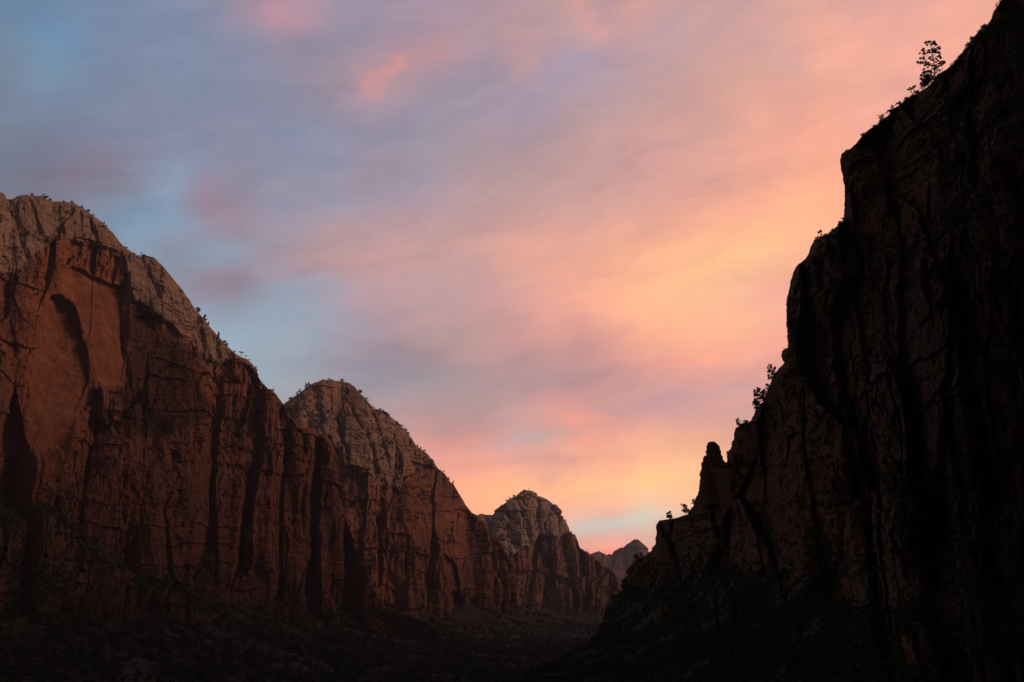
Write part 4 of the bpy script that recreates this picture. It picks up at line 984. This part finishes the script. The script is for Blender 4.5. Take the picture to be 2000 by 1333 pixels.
# right crest
pine = on_crest(158, 2.0); ph = hpx(pine, 76)
plant('pine', 'pine_tree', pine - Vector((0, 0, 0.2)), ph, 'tall open-crowned pine standing alone on the right cliff\'s crest', 'tree', None, 1.0)
def snag():
    p = on_crest(141, 0.5); H = hpx(p, 27)
    t = bpy.data.objects.new('dead_tree', None); COL.objects.link(t); t.location = p - Vector((0, 0, 0.4)); t['label'] = 'thin bare dead trunk just right of the tall pine'; t['category'] = 'tree'
    c, q = tube([(0, 0, 0), (0.04 * H, 0, .4 * H), (0, 0, .8 * H), (-.01 * H, 0, H)], [.11, .09, .07, .03], 6)
    link('trunk', mesh_from('dead_trunk', c, q, M_bark), t)
    c, q = tube([(0, 0, .45 * H), (-.2 * H, 0, .5 * H)], [.05, .02], 4)
    link('branch', mesh_from('dead_branches', c, q, M_bark), t)
snag()
for py, dpx, h, kind, wd, nme, lab in (
    (162, -8, 22, 'shrub', 1.0, 'juniper', 'dense dark bush at the foot of the tall pine'),
    (168, -9, 16, 'shrub', 1.2, 'shrub', 'lower dark bush left of the tall pine\'s foot'),
    (150, 2, 9, 'shrub', 1.0, 'shrub', 'small bush between the tall pine and the dead trunk'),
    (188, 2, 19, 'flat', 1.0, 'pine_tree', 'small umbrella-shaped tree down the slope left of the tall pine'),
    (184, 4, 9, 'shrub', 1.2, 'shrub', 'round bush growing right of the umbrella-shaped tree'),
    (195, -1, 7, 'shrub', 1.3, 'shrub', 'low bush just below the umbrella-shaped tree'),
    (205, -1, 8, 'shrub', 1.3, 'shrub', 'low bush halfway between the umbrella-shaped tree and the twin-headed one'),
    (211, -3, 7, 'leafy', 1.0, 'shrub', 'thin little sprout sticking out of the upper right slope'),
    (220, 2, 9, 'shrub', 1.5, 'shrub', 'wide low bush above the spreading crest shrub'),
    (236, 1, 13, 'leafy', 1.1, 'shrub', 'spreading open shrub leaning out from the upper right slope'),
    (240, 4, 9, 'shrub', 1.3, 'shrub', 'dense bush right behind the spreading open shrub'),
    (249, 2, 7, 'shrub', 1.6, 'shrub', 'low bush at the foot of the upper right slope'),
    (266, 2, 6, 'shrub', 1.6, 'shrub', 'low bush on the slope above the overhanging corner of the right cliff'),
    (295, 3, 4, 'shrub', 1.7, 'shrub', 'small bush near the overhanging corner of the right cliff'),
    (54, 2, 7, 'shrub', 1.5, 'shrub', 'dark bush high on the right crest close to the top edge of the photo'),
    (80, 1, 8, 'shrub', 1.1, 'shrub', 'upper bush of the pair on the crest above the tall pine'),
    (91, 1, 9, 'shrub', 1.0, 'shrub', 'lower bush of the pair on the crest above the tall pine'),
    (436, 3, 6, 'shrub', 1.5, 'shrub', 'bush on the step under the vertical face of the right cliff'),
    (466, 7, 17, 'flat', 0.9, 'pine_tree', 'small flat-topped tree on the rock knob of the right cliff'),
    (686, 4, 5, 'leafy', 1.0, 'shrub', 'tiny shrub on top of the jutting beak of rock'),
    (742, 1, 34, 'leafy', 0.62, 'juniper', 'tall narrow tree clinging to the cliff below the beak of rock'),
    (764, 1, 16, 'leafy', 0.8, 'shrub', 'small tree directly below the tall narrow one'),
    (790, -1, 36, 'leafy', 0.85, 'juniper', 'leafy open tree, biggest of the clump halfway down the right crest'),
    (778, 2, 20, 'leafy', 0.9, 'juniper', 'leafy tree right of the biggest in the clump on the right crest'),
    (800, 1, 20, 'shrub', 0.7, 'juniper', 'rounded dark tree at the left end of the clump on the right crest'),
    (831, -5, 15, 'leafy', 0.9, 'shrub', 'small lone shrub on the ledge above the rock tower'),
    (827, 0, 7, 'shrub', 1.5, 'shrub', 'low bush on the ledge just right of the lone shrub'),
    (886, 0, 6, 'shrub', 1.0, 'shrub', 'tiny bush in the gap behind the rock tower'),
    (985, 0, 12, 'leafy', 0.9, 'shrub', 'thin shrub at the foot of the rock tower'),
    (1004, -9, 21, 'leafy', 0.75, 'juniper', 'upright little tree below the rock tower'),
    (1004, -2, 11, 'shrub', 1.1, 'shrub', 'bush beside the upright little tree below the rock tower'),
    (1014, -1, 17, 'leafy', 0.85, 'juniper', 'little tree on the flat ledge at the lower end of the right crest'),
    (1013, -9, 8, 'shrub', 1.2, 'shrub', 'bush left of the little tree on the flat ledge'),
    (1088, 0, 9, 'leafy', 1.1, 'shrub', 'upper of the dark shrubs in front of the hazy far peak'),
    (1092, -3, 11, 'leafy', 1.2, 'shrub', 'lower of the dark shrubs in front of the hazy far peak')):
    p = on_crest(py, dpx); hh = hpx(p, h); p.z -= 0.10 * hh
    plant(kind, nme, p, hh, lab, 'tree' if nme != 'shrub' else 'shrub', None, wd, py % 3, py * 2.1)

# ------------------------------------------------------------------ the evening air
def haze():
    m = bpy.data.materials.new('evening_air'); m.use_nodes = True; t = m.node_tree; t.nodes.clear(); b = NB(t)
    v = b.n('ShaderNodeVolumePrincipled'); v.inputs['Color'].default_value = (0.80, 0.78, 0.86, 1); v.inputs['Density'].default_value = HAZE_D; v.inputs['Anisotropy'].default_value = 0.2
    o = b.n('ShaderNodeOutputMaterial'); b.L(v.outputs[0], o.inputs['Volume'])
    x0, x1, y0, y1, z0, z1 = -9500, 9500, -2600, HAZE_Y, -240, HAZE_Z
    c = np.array([[x, y, z] for z in (z0, z1) for y in (y0, y1) for x in (x0, x1)], float)
    q = np.array([[0, 2, 3, 1], [4, 5, 7, 6], [0, 1, 5, 4], [2, 6, 7, 3], [0, 4, 6, 2], [1, 3, 7, 5]])
    link('haze', mesh_from('haze', c, q, m), kind='stuff', label='thin purple evening haze filling the canyon', category='haze')
haze()
